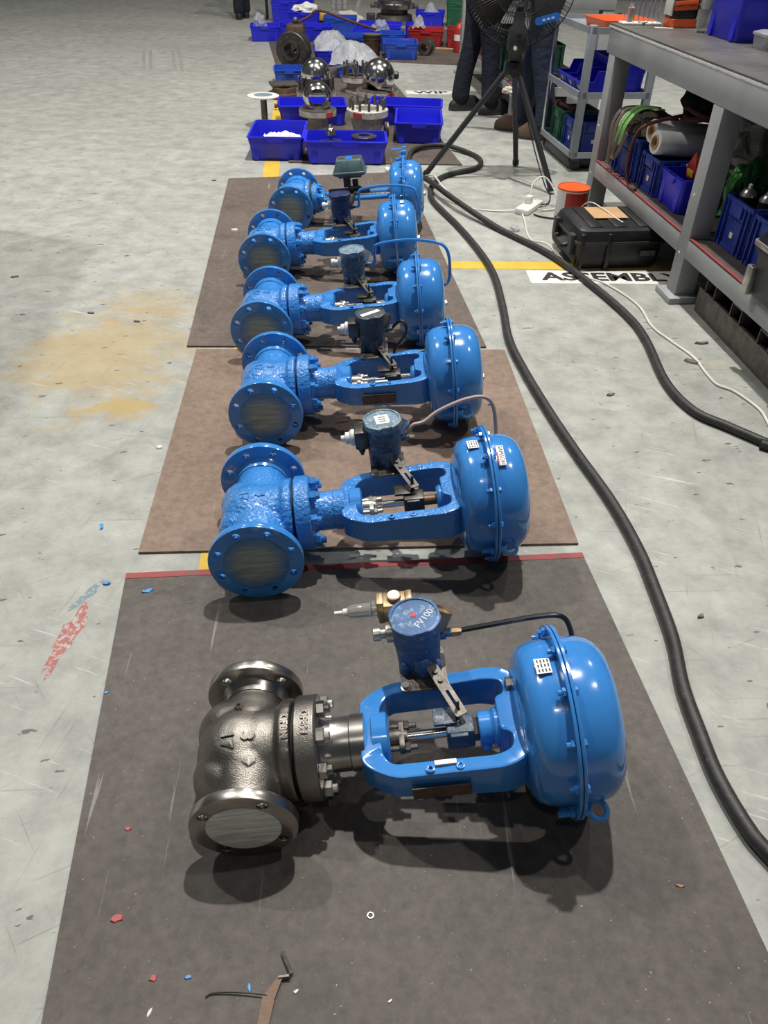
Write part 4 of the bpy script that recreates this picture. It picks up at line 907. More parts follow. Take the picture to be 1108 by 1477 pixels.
tag(obj('maroon_rope', MB().tube(smoothpath([Bp(.20, .69, .605), Bp(.03, .69, .565), Bp(-.012, .715, .50), Bp(-.018, .72, .37), Bp(.004, .70, .285), Bp(.006, .62, .287)], 6), .009, 8), 'maroon'), 'maroon rope hanging from the shelf between two crates', 'rope')
loose('grey_bag', 'crumpled grey plastic bag beside the near bench post', 'plastic bag', crumple(.13, 33, (.9, .95, 1.1)), 'film_grey', *Bp(.38, .37, .55))
loose('grey_bag', 'dark grey plastic sheet bundle under the bench top behind the post', 'plastic bag', crumple(.17, 35, (1.1, 1.6, .45)), 'film_dark', *Bp(.42, -.42, .66))
loose('green_bag', 'glossy green plastic bag behind the bench post', 'plastic bag', crumple(.11, 37, (.8, .62, 1.5), .45), 'green_bag', *Bp(.24, .02, .40))
loose('black_heap', 'dark bundle at the back of the near shelf bay', 'cloth', crumple(.13, 38, (.9, 1.9, 1.0)), 'black_cloth', *Bp(.60, -.42, .40))
loose('cream_board', 'cream board leaning at the back of the far shelf bay', 'board', MB().rbox(-.01, .01, -.22, .22, 0, .46, .003), 'cream', *Bp(.70, .42, .276), AB)
t = thing('spray_can', 'spray can', 'spray can'); bpy.data.objects.remove(t)
for (u, v, l) in ((.16, -.12, 'silver topped spray can nearest the bench post'), (.20, -.20, 'silver topped spray can, second in the shelf crate'), (.26, -.13, 'silver topped spray can at the back of the shelf crate'), (.20, -.36, 'silver topped spray can in the crate behind the tool box')):
    t = thing('spray_can', l, 'spray can', Bp(u, v, SH+.008), 0, 'spray cans in the shelf crates')
    obj('can_body', cached('scb', lambda: MB().lathe([(.030, 0), (.032, .004), (.032, .19)], 24)), 'plastic_black', t); obj('can_shoulder', cached('scs', lambda: MB().lathe([(.032, .19), (.030, .20), (.018, .215), (.012, .218)], 24)), 'spray', t); obj('nozzle', cached('scn', lambda: MB().lathe([(.008, .217), (.008, .232), (.005, .235)], 12)), 'label_white', t)
loose('blue_tin', 'bright blue tin standing in the near shelf crate', 'tin', MB().lathe([(.045, 0), (.047, .003), (.047, .225), (.044, .23), (.042, .228)], 28), 'blue_light', *Bp(.17, -.47, SH+.008))
loose('bent_pipe', 'grey pipe with a flattened open end at the back of the shelf', 'pipe', MB().ring([(.020, 0), (.026, 0), (.026, .22), (.020, .22)], 20), 'iron', *Bp(.46, -.10, SH+.02))
t = thing('tool_box', 'black and grey plastic tool box at the end of the shelf', 'tool box', mw=on_bench(.15, -.76, SH+.004))
obj('box_body', MB().loft([rr3(.34, .28, .02, 0), rr3(.37, .31, .02, .16)]), 'plastic_charcoal', t); obj('box_lid', MB().loft([rr3(.39, .33, .02, .16), rr3(.39, .33, .02, .185), rr3(.35, .29, .03, .24)]), 'plastic_black', t)
for s in (-1, 1): obj('ridged_corner', MB().rbox(-.197, -.172, s*.14-.02, s*.14+.02, .0, .10, .004), 'zinc', t)
obj('lid_edge', MB().hplate(rrect(.40, .34, .02, 2), [rrect(.375, .315, .02, 2)], .172, .190, .003), 'zinc', t)

# bench top items
t = thing('hand_cleaner', 'black hand cleaner jug with orange label and orange base on the bench', 'jug', mw=on_bench(.30, 1.20, TP))
obj('jug_base', MB().loft([rr3(.135, .10, .02, 0), rr3(.145, .11, .025, .012), rr3(.145, .11, .025, .035), rr3(.13, .098, .02, .038)]), 'orange', t)
obj('jug_body', MB().loft([rr3(.13, .098, .02, .036), rr3(.138, .105, .025, .05), rr3(.138, .105, .025, .22), rr3(.09, .07, .02, .26), rr3(.05, .05, .02, .28)]), 'plastic_black', t)
lb = obj('jug_label', MB().rbox(-.058, .058, -.0560, -.0525, .075, .115, .001), 'orange', t, RY(-.06)); obj('lettering', textmesh('HAND CLEANER', .0135, .0002), 'ink', lb, T(0, -.0565, .095) @ RX(PI/2))
obj('brand_lettering', textmesh('Goop', .042, .0002), 'label_white', t, T(.0, -.0535, .150) @ RX(PI/2)); obj('white_band', MB().rbox(-.073, -.064, -.045, .045, .05, .2, .002), 'label_white', t)
t = blue_bin('large royal blue bin standing on the bench top', *Bp(.52, .79, 0)[:2], AB-PI/2, .31, .42, .24, z=TP, group=None)
water_bottle('clear water bottle standing against the blue bin on the bench', *Bp(.335, .985, TP), None, .036, .23)
water_bottle('clear water bottle behind the hand cleaner jug on the bench', *Bp(.385, 1.305, TP), None, .034, .22)
t = thing('clear_tub', 'clear lidded plastic tub with a knob on the bench top', 'tub', mw=on_bench(.42, .47, TP))
obj('tub_body', MB().loft([rr3(.14, .14, .03, 0), rr3(.15, .15, .03, .05)]), 'film', t); obj('tub_lid', MB().loft([rr3(.16, .16, .03, .05), rr3(.16, .16, .03, .058), rr3(.12, .12, .03, .066)]), 'film', t); obj('lid_knob', MB().lathe([(.006, .066), (.006, .074), (.013, .078), (.013, .088), (.008, .092)], 16), 'chrome', t)
obj('fasteners', crumple(.045, 44, (1.1, 1.1, .5)), 'zinc', t, T(0, 0, .022))['kind'] = 'stuff'
loose('paper_slip', 'white paper slip lying on the bench top', 'paper', MB().box(-.045, .045, -.012, .012, 0, .0015), 'label_white', *Bp(.20, 1.14, TP), -.1)
loose('gasket_ring', 'small greenish ring lying on the bench top', 'ring', MB().ring([(.012, 0), (.026, 0), (.026, .010), (.012, .010)], 20), 'olive', *Bp(.135, 1.27, TP), 0)
t = thing('bottle_tray', 'wire tray of small bottles at the far end of the bench', 'tray', mw=on_bench(.13, 1.285, TP))
obj('tray_base', MB().rbox(-.10, .10, -.04, .04, 0, .010, .003), 'label_white', t)
for i in range(7): obj('tray_wire', MB().at(T(-.075+i*.025, 0, .01)).tube([(0, -.035, 0), (0, -.035, .10), (0, .035, .10), (0, .035, 0)], .0022, 6), 'chrome', t)
obj('pink_bottle', MB().lathe([(.016, .01), (.017, .07), (.010, .08), (.010, .09)], 16), 'tube_pink', t, T(-.06, -.005, 0))
loose('black_case_lid', 'stacked black cases behind the bench top', 'case', MB().rbox(-.14, .14, -.10, .10, 0, .16, .015).rbox(-.15, .15, -.11, .11, .07, .085, .004), 'plastic_black', *Bp(.56, 1.16, TP), AB)

# steel skid on the floor under the bench
t = thing('steel_skid', 'dark steel skid with channel sections under the bench', 'skid', mw=T(*Bp(.06, 0, .0)) @ RZ(AB-R(1.5)))
obj('side_plate', MB().box(0, .012, -1.05, -.14, .001, .105), 'iron', t); obj('side_plate', MB().box(.55, .562, -1.05, -.14, .001, .105), 'iron', t); obj('deck', MB().box(.012, .55, -1.05, -.14, .08, .10), 'steel_dark', t)
for i in range(4):
    v = -.24-i*.24; b = MB().at(T(0, v, 0)); b.box(-.004, .56, -.045, -.039, .105, .165); b.at(T(0, v, 0)).box(-.004, .56, .039, .045, .105, .165); b.at(T(0, v, 0)).box(-.004, .56, -.039, .039, .159, .165)
    obj('channel', b, 'iron', t)

# ============================================================ CASE, CAN, POWER STRIPS, CABLES
t = thing('equipment_case', 'black hard plastic equipment case on the floor beside the bench', 'case', mw=T(1.065, 3.835, .001) @ RZ(R(7.5)))
obj('case_base', MB().loft([rr3(.39, .34, .03, 0), rr3(.41, .36, .03, .02), rr3(.42, .37, .03, .125)]), 'plastic_black', t); obj('case_lid', MB().loft([rr3(.43, .38, .03, .128), rr3(.43, .38, .03, .15), rr3(.41, .36, .04, .180), rr3(.38, .33, .04, .188)]), 'plastic_black', t)
obj('seam_band', MB().hplate(rrect(.44, .39, .03, 3), [rrect(.40, .35, .03, 3)], .120, .133, .002), 'plastic_charcoal', t)
for u in (-.12, .0, .12): obj('lid_rib', MB().rbox(u-.03, u+.03, -.15, .15, .186, .193, .004), 'plastic_black', t)
obj('case_handle', MB().at(T(-.225, 0, .085) @ RZ(PI/2)).tube(smoothpath([(-.07, 0, 0), (-.065, .022, -.005), (0, .03, -.01), (.065, .022, -.005), (.07, 0, 0)], 5), .011, 8), 'plastic_black', t)
for s in (-1, 1): obj('case_latch', MB().rbox(-.235, -.205, s*.125-.022, s*.125+.022, .06, .155, .005), 'plastic_charcoal', t)
for u in (-.19, -.06): obj('corner_strap', MB().rbox(u-.011, u+.011, -.196, -.17, .0, .17, .005), 'plastic_black', t)
obj('case_plate', MB().box(.10, .175, -.193, -.184, .065, .09), 'iron', t, label='small grey plate on the case side')
loose('cardboard_piece', 'square piece of cardboard lying on the black case', 'cardboard', MB().rbox(-.085, .085, -.085, .085, 0, .003, .001), 'cardboard', 1.05, 3.88, .1945, .12)
tag(obj('charger_lead', MB().tube(smoothpath([(.92, 4.06, .10), (.985, 4.02, .200), (1.04, 3.92, .2035), (1.075, 3.80, .199), (1.10, 3.73, .198)], 6), .003, 6), 'cable_white'), 'thin lead with white tip lying over the cardboard', 'cable')
t = thing('paint_can', 'red and white tin with an orange lid behind the black case', 'can', (.995, 4.42, .001))
obj('can_body', MB().lathe([(.083, 0), (.085, .003), (.085, .155), (.087, .158)], 40), 'label_white', t); obj('can_label', MB().loft([[(rr*math.cos(a), rr*math.sin(a), z) for rr, z in ((.084, .01), (.0862, .01), (.0862, .148), (.084, .148))] for a in [-2.2+i*.1 for i in range(28)]]), 'red', t)
obj('can_lid', MB().lathe([(.087, .156), (.0885, .158), (.0885, .166), (.082, .167), (.080, .163)], 40), 'orange', t)
t = thing('power_strip', 'white power strip with plugs on the floor beside the black case', 'power strip', mw=T(.785, 4.54, .001) @ RZ(R(-30)) @ T(0, 0, 0))
obj('strip_body', MB().rbox(-.04, .04, -.115, .115, 0, .032, .006), 'plastic_white', t)
for k in range(3): obj('socket', cached('sock', lambda: MB().cyl(.018, .032, .0335, 16)), 'gauge_face', t, T(0, -.07+k*.07, 0))
obj('plug', MB().rbox(-.018, .018, -.022, .022, .033, .075, .006), 'plastic_white', t, T(-.01, .01, 0))
t = thing('power_strip', 'long white power strip on the floor behind the farthest actuator', 'power strip', mw=T(.035, 5.235, .001) @ RZ(R(12)))
obj('strip_body', MB().rbox(-.085, .085, -.028, .028, 0, .030, .006), 'plastic_white', t)
for k in range(3): obj('socket', CACHE['sock'], 'gauge_face', t, T(-.05+k*.05, 0, -.002))
HOSE = [(1.267,2.080),(1.241,2.111),(1.144,2.211),(1.057,2.310),(1.017,2.513),(1.031,2.854),(1.009,3.083),(0.915,3.432),(0.780,3.804),(0.573,4.150),(0.371,4.487),(0.226,4.879),(0.134,5.205),(0.105,5.506),(0.156,5.749),(0.354,5.866),(0.538,5.695),(0.589,5.501),(0.534,5.325),(0.380,5.195),(0.285,5.055),(0.232,4.850),(0.238,4.604),(0.354,4.188),(0.437,3.828),(0.483,3.511),(0.488,3.157),(0.480,2.822),(0.508,2.565),(0.552,2.294),(0.602,2.041),(0.659,1.790),(0.688,1.576),(0.693,1.416),(0.692,1.252),(0.675,1.107),(0.675,0.980),(0.679,0.882),(0.699,0.780),(0.722,0.726),(0.80,0.60),(.95,.45)]
hp = [(1.9, 1.75, .016)]+[(x, y, .016+(.033 if i in (10, 11) else .012 if i in (14, 15) else 0)) for i, (x, y) in enumerate(HOSE)]
tag(obj('rubber_hose', MB().tube(smoothpath(hp, 7), .0158, 12), 'rubber'), 'thick black rubber hose looped on the floor beside the valve row', 'hose')
WC = [(0.735,4.440),(.733,4.333),(0.725,4.033),(0.79,3.85),(0.865,3.60),(1.000,3.449),(1.089,3.221),(1.096,3.010),(1.134,2.883),(1.188,2.735),(1.198,2.596),(1.212,2.517),(1.259,2.469),(1.303,2.350),(1.300,2.258),(1.295,2.172),(1.33,1.95)]
tag(obj('power_cable', MB().tube(smoothpath([(x, y, .0055+(.034 if i in (3,) else .0)) for i, (x, y) in enumerate(WC)], 6), .0048, 8), 'cable_white'), 'white power cable snaking across the floor past the bench foot', 'cable')
tag(obj('power_cable', MB().tube(smoothpath([(.10, 5.21, .012), (.17, 5.07, .02), (.24, 4.87, .088), (.304, 4.70, .06), (.42, 4.56, .0055), (.56, 4.49, .0055), (.70, 4.49, .012), (.745, 4.51, .02)], 6), .0045, 8), 'cable_white'), 'white cable joining the two power strips on the floor', 'cable')
tag(obj('plug_lead', MB().tube(smoothpath([(.785, 4.55, .06), (.80, 4.60, .13), (.87, 4.66, .15), (.93, 4.62, .09), (.95, 4.56, .02), (.88, 4.52, .006), (.83, 4.50, .02)], 6), .0045, 8), 'cable_white'), 'white plug lead arching from the power strip', 'cable')
tag(obj('plug_lead', MB().tube(smoothpath([(.80, 4.44, .006), (.84, 4.40, .006), (.92, 4.38, .006), (.97, 4.45, .006), (.95, 4.60, .006)], 6), .0045, 8), 'tube_black'), 'thin black lead beside the power strip', 'cable')
loose('clear_wrapper', 'small clear plastic wrapper on the floor beside the white cable', 'wrapper', crumple(.025, 50, (1, 1.3, .7)), 'film', .66, 4.18, .008)

# ============================================================ FAN
FX, FY = .690, 5.15
t = thing('pedestal_fan', 'large black tripod fan with wire cage and control box', 'fan', (FX, FY, 0))
AP = (0, 0, .64)
for fx, fy in ((.203, 5.125), (.817, 5.469), (.962, 4.868)):
    dx, dy = fx-FX, fy-FY; L = math.hypot(dx, dy)
    lg = obj('leg', MB().cyl2((dx/L*.03, dy/L*.03, .62), (dx, dy, .02), .017, 14), 'fan_black', t); obj('rubber_foot', MB().cyl2((dx*.975, dy*.975, .04), (dx, dy, .0005+.012), .021, 14), 'rubber', lg)
obj('hub', MB().rbox(-.055, .055, -.045, .045, .585, .655, .01), 'fan_black', t); obj('hub_knob', MB().at(T(0, -.045, .60) @ RX(PI/2)).cyl(.022, 0, .03, 14), 'plastic_black', t)
obj('column', MB().cyl(.022, .64, .92, 18), 'fan_black', t)
cb = obj('control_box', MB().loft([[(x, y-.03, z) for x, y in rrect(wd, dp, .010, 2)] for wd, dp, z in ((.075, .06, .665), (.075, .06, .70), (.105, .075, .715), (.105, .075, .815), (.060, .05, .845), (.055, .045, .90))]), 'fan_black', t)
obj('indicator', MB().at(T(-.012, -.068, .728) @ RX(PI/2)).cyl(.011, 0, .006, 16), 'plastic_white', cb)
for k in range(3): obj('switch', cached('fsw', lambda: MB().rbox(-.012, .012, -.006, 0, -.007, .007, .002)), 'plastic_black', cb, T(.002, -.068, .752+k*.022))
CZ = 1.035; CR = .315
def cage(side):
    b = MB(); n = 96
    for k in range(n):
        a = 2*PI*k/n; pr_ = [(.07, .095), (.16, .092), (.25, .07), (.30, .035), (CR, 0)]
        b.tube([(q*math.cos(a), side*d, q*math.sin(a)) for q, d in pr_], .0014, 4, False)
    for q, d in ((.07, .095), (.16, .093), (.25, .071), (CR, 0)): b.at(T(0, side*d, 0) @ RX(PI/2)).torus(q, .0028, 72, 6)
    return b
for s, nm in ((-1, 'front_cage'), (1, 'rear_cage')):
    o = obj(nm, cage(s), 'wire', t, T(0, .06, CZ)); o['kind'] = 'stuff'
obj('motor', MB().at(T(0, .03, CZ) @ RX(PI/2)).lathe([(.03, -.13), (.07, -.12), (.085, -.08), (.085, .02), (.06, .04)], 28), 'fan_black', t)
obj('motor_badge', MB().at(T(0, -.042, CZ) @ RX(PI/2)).cyl(.06, 0, .004, 28), 'fan_black', t)
bl = MB(); 
for k in range(3):
    b = MB(); a = 2*PI*k/3+.4; L = []
    for i in range(7):
        q = .07+.21*i/6; wd = .05+.05*math.sin(PI*i/6*.8); tw = .5-.25*i/6
        L.append([(q, .08+math.sin(tw)*u*wd, u*wd+.0) for u in (-1, -.5, 0, .5, 1)]+[(q, .083+math.sin(tw)*u*wd, u*wd) for u in (1, .5, 0, -.5, -1)])
    b.at(RY(a)).loft(L); obj('fan_blade', b, 'fan_black', t, T(0, 0, CZ))
bd = obj('cage_badge', MB().at(T(.155, -.042, CZ-.165) @ RX(PI/2) @ RZ(.25)).prism(rrect(.14, .038, .018, 4), 0, .004), 'blue_light', t, label='blue oval badge on the cage')
for k in range(3): obj('badge_print', MB().at(T(.135+k*.024, -.0465, CZ-.170+k*.006) @ RX(PI/2) @ RZ(.25)).box(-.008, .008, -.005, .005, 0, .001), 'label_white', bd)
tag(obj('fan_lead', MB().tube(smoothpath([(FX+.03, FY, .60), (FX+.10, FY-.02, .40), (FX+.17, FY-.10, .2), (FX+.24, FY-.22, .03), (FX+.26, FY-.32, .006), (FX+.22, FY-.5, .006), (.84, 4.58, .02)], 6), .004, 6), 'tube_black'), 'thin black lead hanging from the fan to the power strip', 'cable')

# ============================================================ TROLLEY
AC = R(8.3)
def Cp(u, v, z): return T(1.15, 5.35, 0) @ RZ(AC) @ T(u, v, z)
t = thing('tool_trolley', 'grey three shelf tool trolley with blue bins beside the bench', 'trolley', mw=T(1.15, 5.35, 0) @ RZ(AC))
CW, CD = .70, .46
for u, v, r in ((0, 0, .022), (CD-.04, 0, .022), (0, CW-.04, .012), (CD-.04, CW-.04, .012)):
    obj('post', MB().rbox(u, u+2*r, v, v+2*r, .085, .82, .004), 'cart_grey' if r > .02 else 'chrome', t)
for z in (.085, .43, .775): obj('shelf', MB().loft([[(CD/2+x, CW/2+y, zz) for x, y in rrect(wd, dp, .01, 2)] for wd, dp, zz in ((CD, CW, z), (CD, CW, z+.035), (CD-.02, CW-.02, z+.035), (CD-.02, CW-.02, z+.010))]), 'cart_grey', t)
for u, v in ((.05, .05), (CD-.05, .05), (.05, CW-.05), (CD-.05, CW-.05)):
    c = obj('caster', MB().at(T(u, v, .038) @ RX(PI/2)).lathe([(.030, -.014), (.036, -.010), (.036, .010), (.030, .014)], 20), 'rubber', t); obj('caster_fork', MB().rbox(u-.025, u+.025, v-.02, v+.02, .06, .086, .004), 'steel_dark', t)
obj('under_box', MB().rbox(.02, CD-.02, .08, CW-.08, .01, .082, .006), 'plastic_black', t)
tag(obj('orange_tray', MB().loft([rr3(.30, .28, .02, 0), rr3(.34, .32, .03, .05), rr3(.32, .30, .02, .05), rr3(.28, .26, .02, .008)]), 'orange', None, Cp(.26, .24, .787) @ RZ(.1)), 'orange tray on the top shelf of the trolley', 'tray')
def pick_bin(label, u, v, z, m='bin'):
    t = thing('pick_bin', label, 'bin', group='open front bins on the trolley', mw=Cp(u, v, z) @ RZ(PI/2))
    w2, d, h = .075, .20, .125
    def sh():
        b = MB(); b.box(-w2, w2, -.004, d, 0, .004); b.box(-w2, w2, d-.004, d, 0, h)
        for s in (-1, 1): b.at(RZ(PI/2) @ RX(PI/2) @ T(0, 0, s*w2-.002)).prism([(-.03, .065), (0, 0), (d, 0), (d, h), (d*.35, h), (.05, .065)], 0, .004); b.at(Matrix.Identity(4))
        b.add([(-w2, 0, 0), (w2, 0, 0), (w2, -.03, .065), (-w2, -.03, .065), (-w2, .004, 0), (w2, .004, 0), (w2, -.026, .065), (-w2, -.026, .065)], [[0,1,2,3],[7,6,5,4],[3,2,6,7]]); return b
    obj('bin_shell', cached('pick', sh), m, t)
    obj('front_lip', cached('picklip', lambda: MB().rbox(-w2-.004, w2+.004, -.036, -.022, .058, .068, .002)), m, t)
    for s in (-1, 1): obj('side_lip', cached('pickside', lambda: MB().tube([(0, -.028, .066), (0, .048, .066), (0, d*.35, h), (0, d, h)], .0035, 6)), m, t, T(s*w2, 0, 0))
    obj('label_card', cached('pickcard', lambda: MB().at(RX(.43)).box(-.018, .018, -.004, -.001, .022, .046)), 'label_white', t)
    return t
pick_bin('open front blue bin, nearest on the middle trolley shelf', .01, .15, .441) if False else None
for q, nm in enumerate(('nearest of three on the middle trolley shelf', 'centre one of three on the middle trolley shelf', 'farthest of three on the middle trolley shelf')):
    o = pick_bin('open front blue bin, '+nm, .04, .17+q*.168, .441); o.matrix_world = Cp(.06, .17+q*.168, .441) @ RZ(-PI/2)
blue_bin('blue bin behind the open front bins on the trolley', *Cp(.345, .35, 0).translation[:2], AC-PI/2, .58, .17, .17, z=.441, group=None)
crate('dark green crate on the bottom trolley shelf', Cp(.18, .52, .096), .26, .24, .19, 'crate_green', False)
crate('violet blue crate on the bottom trolley shelf', Cp(.18, .245, .096), .26, .26, .18, 'crate', True)
loose('red_tool', 'red handled tool across the bottom shelf crates', 'tool', MB().rbox(-.015, .015, -.10, .10, 0, .025, .006).rbox(-.028, .028, .10, .14, -.002, .03, .006), 'maroon', *Cp(.10, .48, .287).translation, AC+.2)
t = tag(obj('white_bottle', MB().lathe([(.022, 0), (.022, .06), (.008, .075), (.005, .10)], 16), 'plastic_white', None, Cp(.16, .42, .19)), 'small white nozzle bottle in the bottom shelf crate', 'bottle')

# crates on the shelf of the far bench
def Dp(u, v, z): return T(.905, 6.72, 0) @ RZ(AB) @ T(u, v, z)
for v, l in ((.28, 'dark green crate nearest on the far bench shelf'), (.72, 'dark green crate second on the far bench shelf'), (1.16, 'dark green crate third on the far bench shelf')):
    crate(l, Dp(.22, v, .2755), .38, .40, .26, 'crate_green', False)
loose('dark_crate', 'dark box on the floor under the far bench', 'box', MB().rbox(-.20, .20, -.3, .3, 0, .17, .01).rbox(-.21, .21, -.31, .31, .15, .165, .005), 'plastic_black', *Dp(.35, .6, .001).translation, AB)
loose('rag', 'crumpled pale rag hanging on the far bench corner', 'rag', crumple(.045, 61, (1.2, .8, .7)), 'cream', *Dp(-.03, -.05, .24).translation, 0)

# ============================================================ PEOPLE
def skin_obj(name, verts, edges, m, parent, root=0, sub=2):
    me = bpy.data.meshes.new(name); me.from_pydata([v[:3] for v in verts], edges, []); o = bpy.data.objects.new(name, me); COL.objects.link(o)
    o.modifiers.new('skin', 'SKIN'); sk = me.skin_vertices[0].data
    for i, v in enumerate(verts): sk[i].radius = (v[3], v[4] if len(v) > 4 else v[3]); sk[i].use_root = i == root
    s = o.modifiers.new('sub', 'SUBSURF'); s.levels = sub; s.render_levels = sub
    bpy.context.view_layer.update()
    r = bpy.data.meshes.new_from_object(o.evaluated_get(bpy.context.evaluated_depsgraph_get())); bpy.data.objects.remove(o)
    for p in r.polygons: p.use_smooth = True
    r.materials.clear(); r.materials.append(None)
    return obj(name, r, m, parent)
def person(label, x, y, rot, cloth, shoe, top='denim', spread=.13, stride=.06, sc=1.0):
    t = thing('person', label, 'person', mw=T(x, y, .001) @ RZ(rot) @ Matrix.Scale(sc, 4))
    # faces +y; one continuous body under the clothes
    L = [(0, 0, .95, .12, .10), (0, .0, 1.15, .12, .09), (0, 0, 1.38, .14, .10), (0, .01, 1.50, .055), (0, .03, 1.58, .06), (0, .04, 1.68, .085, .095), (0, .03, 1.76, .05)]
    E = [(0, 1), (1, 2), (2, 3), (3, 4), (4, 5), (5, 6)]
    for s in (-1, 1):
        n = len(L); st = stride*s
        L += [(s*.10, 0, .88, .085), (s*spread*.8, st*.5+.02, .50, .058), (s*spread, st, .10, .042), (s*spread, st+.10, .045, .035)]
        E += [(0, n), (n, n+1), (n+1, n+2), (n+2, n+3)]
        n = len(L); L += [(s*.20, 0, 1.42, .055), (s*.26, .02, 1.14, .042), (s*.20, .26, 1.04, .034), (s*.19, .33, 1.03, .030), (s*.19, .40, 1.01, .020)]
        E += [(2, n), (n, n+1), (n+1, n+2), (n+2, n+3), (n+3, n+4)]
        p = len(L)-2
        for q, (fx, fl_) in enumerate(((-.028, .075), (-.010, .092), (.010, .088), (.028, .070))):
            m_ = len(L); L += [(s*.19+fx, .40+fl_*.5, 1.0, .008), (s*.19+fx, .40+fl_, .975, .007)]; E += [(p+1, m_), (m_, m_+1)]
        m_ = len(L); L += [(s*.19-s*.04, .36, 1.01, .009), (s*.19-s*.055, .40, .99, .008)]; E += [(p, m_), (m_, m_+1)]
    body = skin_obj('body', L, E, 'skin', t)
    V = [(0, 0, 1.00, .155, .125), (0, 0, .92, .15, .12)]; Ee = [(0, 1)]
    for s in (-1, 1):
        n = len(V); st = stride*s
        V += [(s*.095, 0, .82, .105), (s*spread*.8, st*.3+.015, .62, .092), (s*spread*.85, st*.5+.02, .48, .082), (s*spread*.95, st*.8, .28, .075), (s*spread, st, .13, .078), (s*spread, st, .05, .080)]
        Ee += [(1, n)]+[(n+i, n+i+1) for i in range(5)]
    skin_obj('trousers', V, Ee, cloth, t)
    V = [(0, 0, .95, .165, .13), (0, 0, 1.15, .16, .12), (0, 0, 1.36, .17, .12), (0, .005, 1.46, .09)]; Ee = [(0, 1), (1, 2), (2, 3)]
    for s in (-1, 1):
        n = len(V); V += [(s*.20, 0, 1.42, .075), (s*.26, .02, 1.15, .062), (s*.21, .22, 1.05, .05)]; Ee += [(2, n), (n, n+1), (n+1, n+2)]
    skin_obj('work_shirt', V, Ee, top, t)
    obj('hair', MB().ball((0, .02, 1.735), .105, 20, (.9, 1.05, .85), -.15, 1), 'hair', t)
    for s in (-1, 1):
        st = stride*s; x0 = s*spread
        so = obj('shoe', MB().loft([[(x0+px*wd, st+.03+py, z) for px, py in [(math.cos(a), math.sin(a)*ln+(.055 if math.sin(a) > 0 else -.01)*1) for a in [i*PI/10 for i in range(20)]]] for wd, ln, z in ((.050, .115, .018), (.052, .118, .035), (.048, .110, .060), (.040, .075, .085), (.036, .05, .105))]), shoe, t)
        obj('sole', MB().loft([[(x0+px*wd, st+.03+py, z) for px, py in [(math.cos(a), math.sin(a)*ln+(.055 if math.sin(a) > 0 else -.01)) for a in [i*PI/10 for i in range(20)]]] for wd, ln, z in ((.050, .117, 0), (.053, .120, .020))]), 'sole', so)
        obj('eye', MB().ball((s*.032, .128, 1.685), .011, 10), 'ink', t)
        obj('ear', MB().ball((s*.088, .03, 1.68), .026, 10, (.4, .7, 1)), 'skin', t)
    obj('nose', MB().ball((0, .138, 1.66), .016, 10, (.8, 1, 1.3)), 'skin', t); obj('mouth', MB().ball((0, .128, 1.622), .020, 10, (1, .3, .28)), 'maroon', t)
    return t
person('person in navy work trousers and black shoes standing at the far bench', .665, 7.13, R(-72), 'denim', 'shoe_black', spread=.105, stride=.09)
person('person in blue jeans and brown shoes standing behind the tool trolley', 1.04, 6.36, R(75), 'jean', 'shoe_brown', spread=.11, stride=.10)
person('person in dark navy trousers walking far off at the left', -2.22, 13.05, R(10), 'denim', 'shoe_black', spread=.05, stride=.10)
t = thing('steel_trestle', 'grey and black upright post standing near the far walking person', 'post', (-1.83, 13.0, .001))
obj('post_face', MB().rbox(-.005, .045, -.02, .02, 0, 1.1, .004), 'cart_grey', t); obj('post_back', MB().rbox(-.045, -.008, -.02, .02, 0, 1.1, .004), 'plastic_black', t); obj('post_foot', MB().rbox(-.09, .09, -.09, .09, 0, .012, .002), 'iron', t)
t = thing('grey_column', 'grey square column at the far end behind the green crate', 'column', (.95, 13.6, .001)); obj('column_shaft', MB().rbox(-.15, .15, -.15, .15, 0, 3.2, .01), 'wall', t); obj('column_base', MB().rbox(-.2, .2, -.2, .2, 0, .02, .003), 'iron', t)

# ============================================================ FLOOR LITTER
def litter(name, label, x, y, a, b, m, rot, z=.0072, h=.004, seed=0):
    t = MB(); rr = random.Random(seed); n = 9
    pr_ = [(a*(1+rr.uniform(-.35, .3))*math.cos(2*PI*i/n), b*(1+rr.uniform(-.35, .3))*math.sin(2*PI*i/n)) for i in range(n)]
    t.loft([[(p[0], p[1], 0) for p in pr_], [(p[0]*.8, p[1]*.8, h+abs(p[0])*.2) for p in pr_]])
    return tag(obj(name, t, m, None, T(x, y, z) @ RZ(rot)), label, 'debris')
t = thing('torn_strip', 'bent torn grey and brown strip lying at the bottom of the front sheet', 'scrap strip', (0, 0, .0075))
obj('brown_piece', MB().loft([[(-.175, .43, 0), (-.158, .425, 0), (-.158, .425, .003), (-.175, .43, .003)], [(-.172, .47, .002), (-.152, .468, .002), (-.152, .468, .006), (-.172, .47, .006)], [(-.150, .500, .004), (-.143, .499, .004), (-.143, .499, .007), (-.150, .500, .007)]]), 'wood', t)
obj('grey_piece', MB().tube([(-.150, .498, .006), (-.133, .500, .007), (-.130, .505, .006), (-.142, .525, .004), (-.148, .537, .004)], .0035, 6), 'iron', t)
obj('thin_wire', MB().tube(smoothpath([(-.262, .468, .003), (-.25, .474, .003), (-.21, .475, .005), (-.165, .472, .006)], 4), .0012, 5), 'wire', t)
LIT = [((380, 1440), 0)]
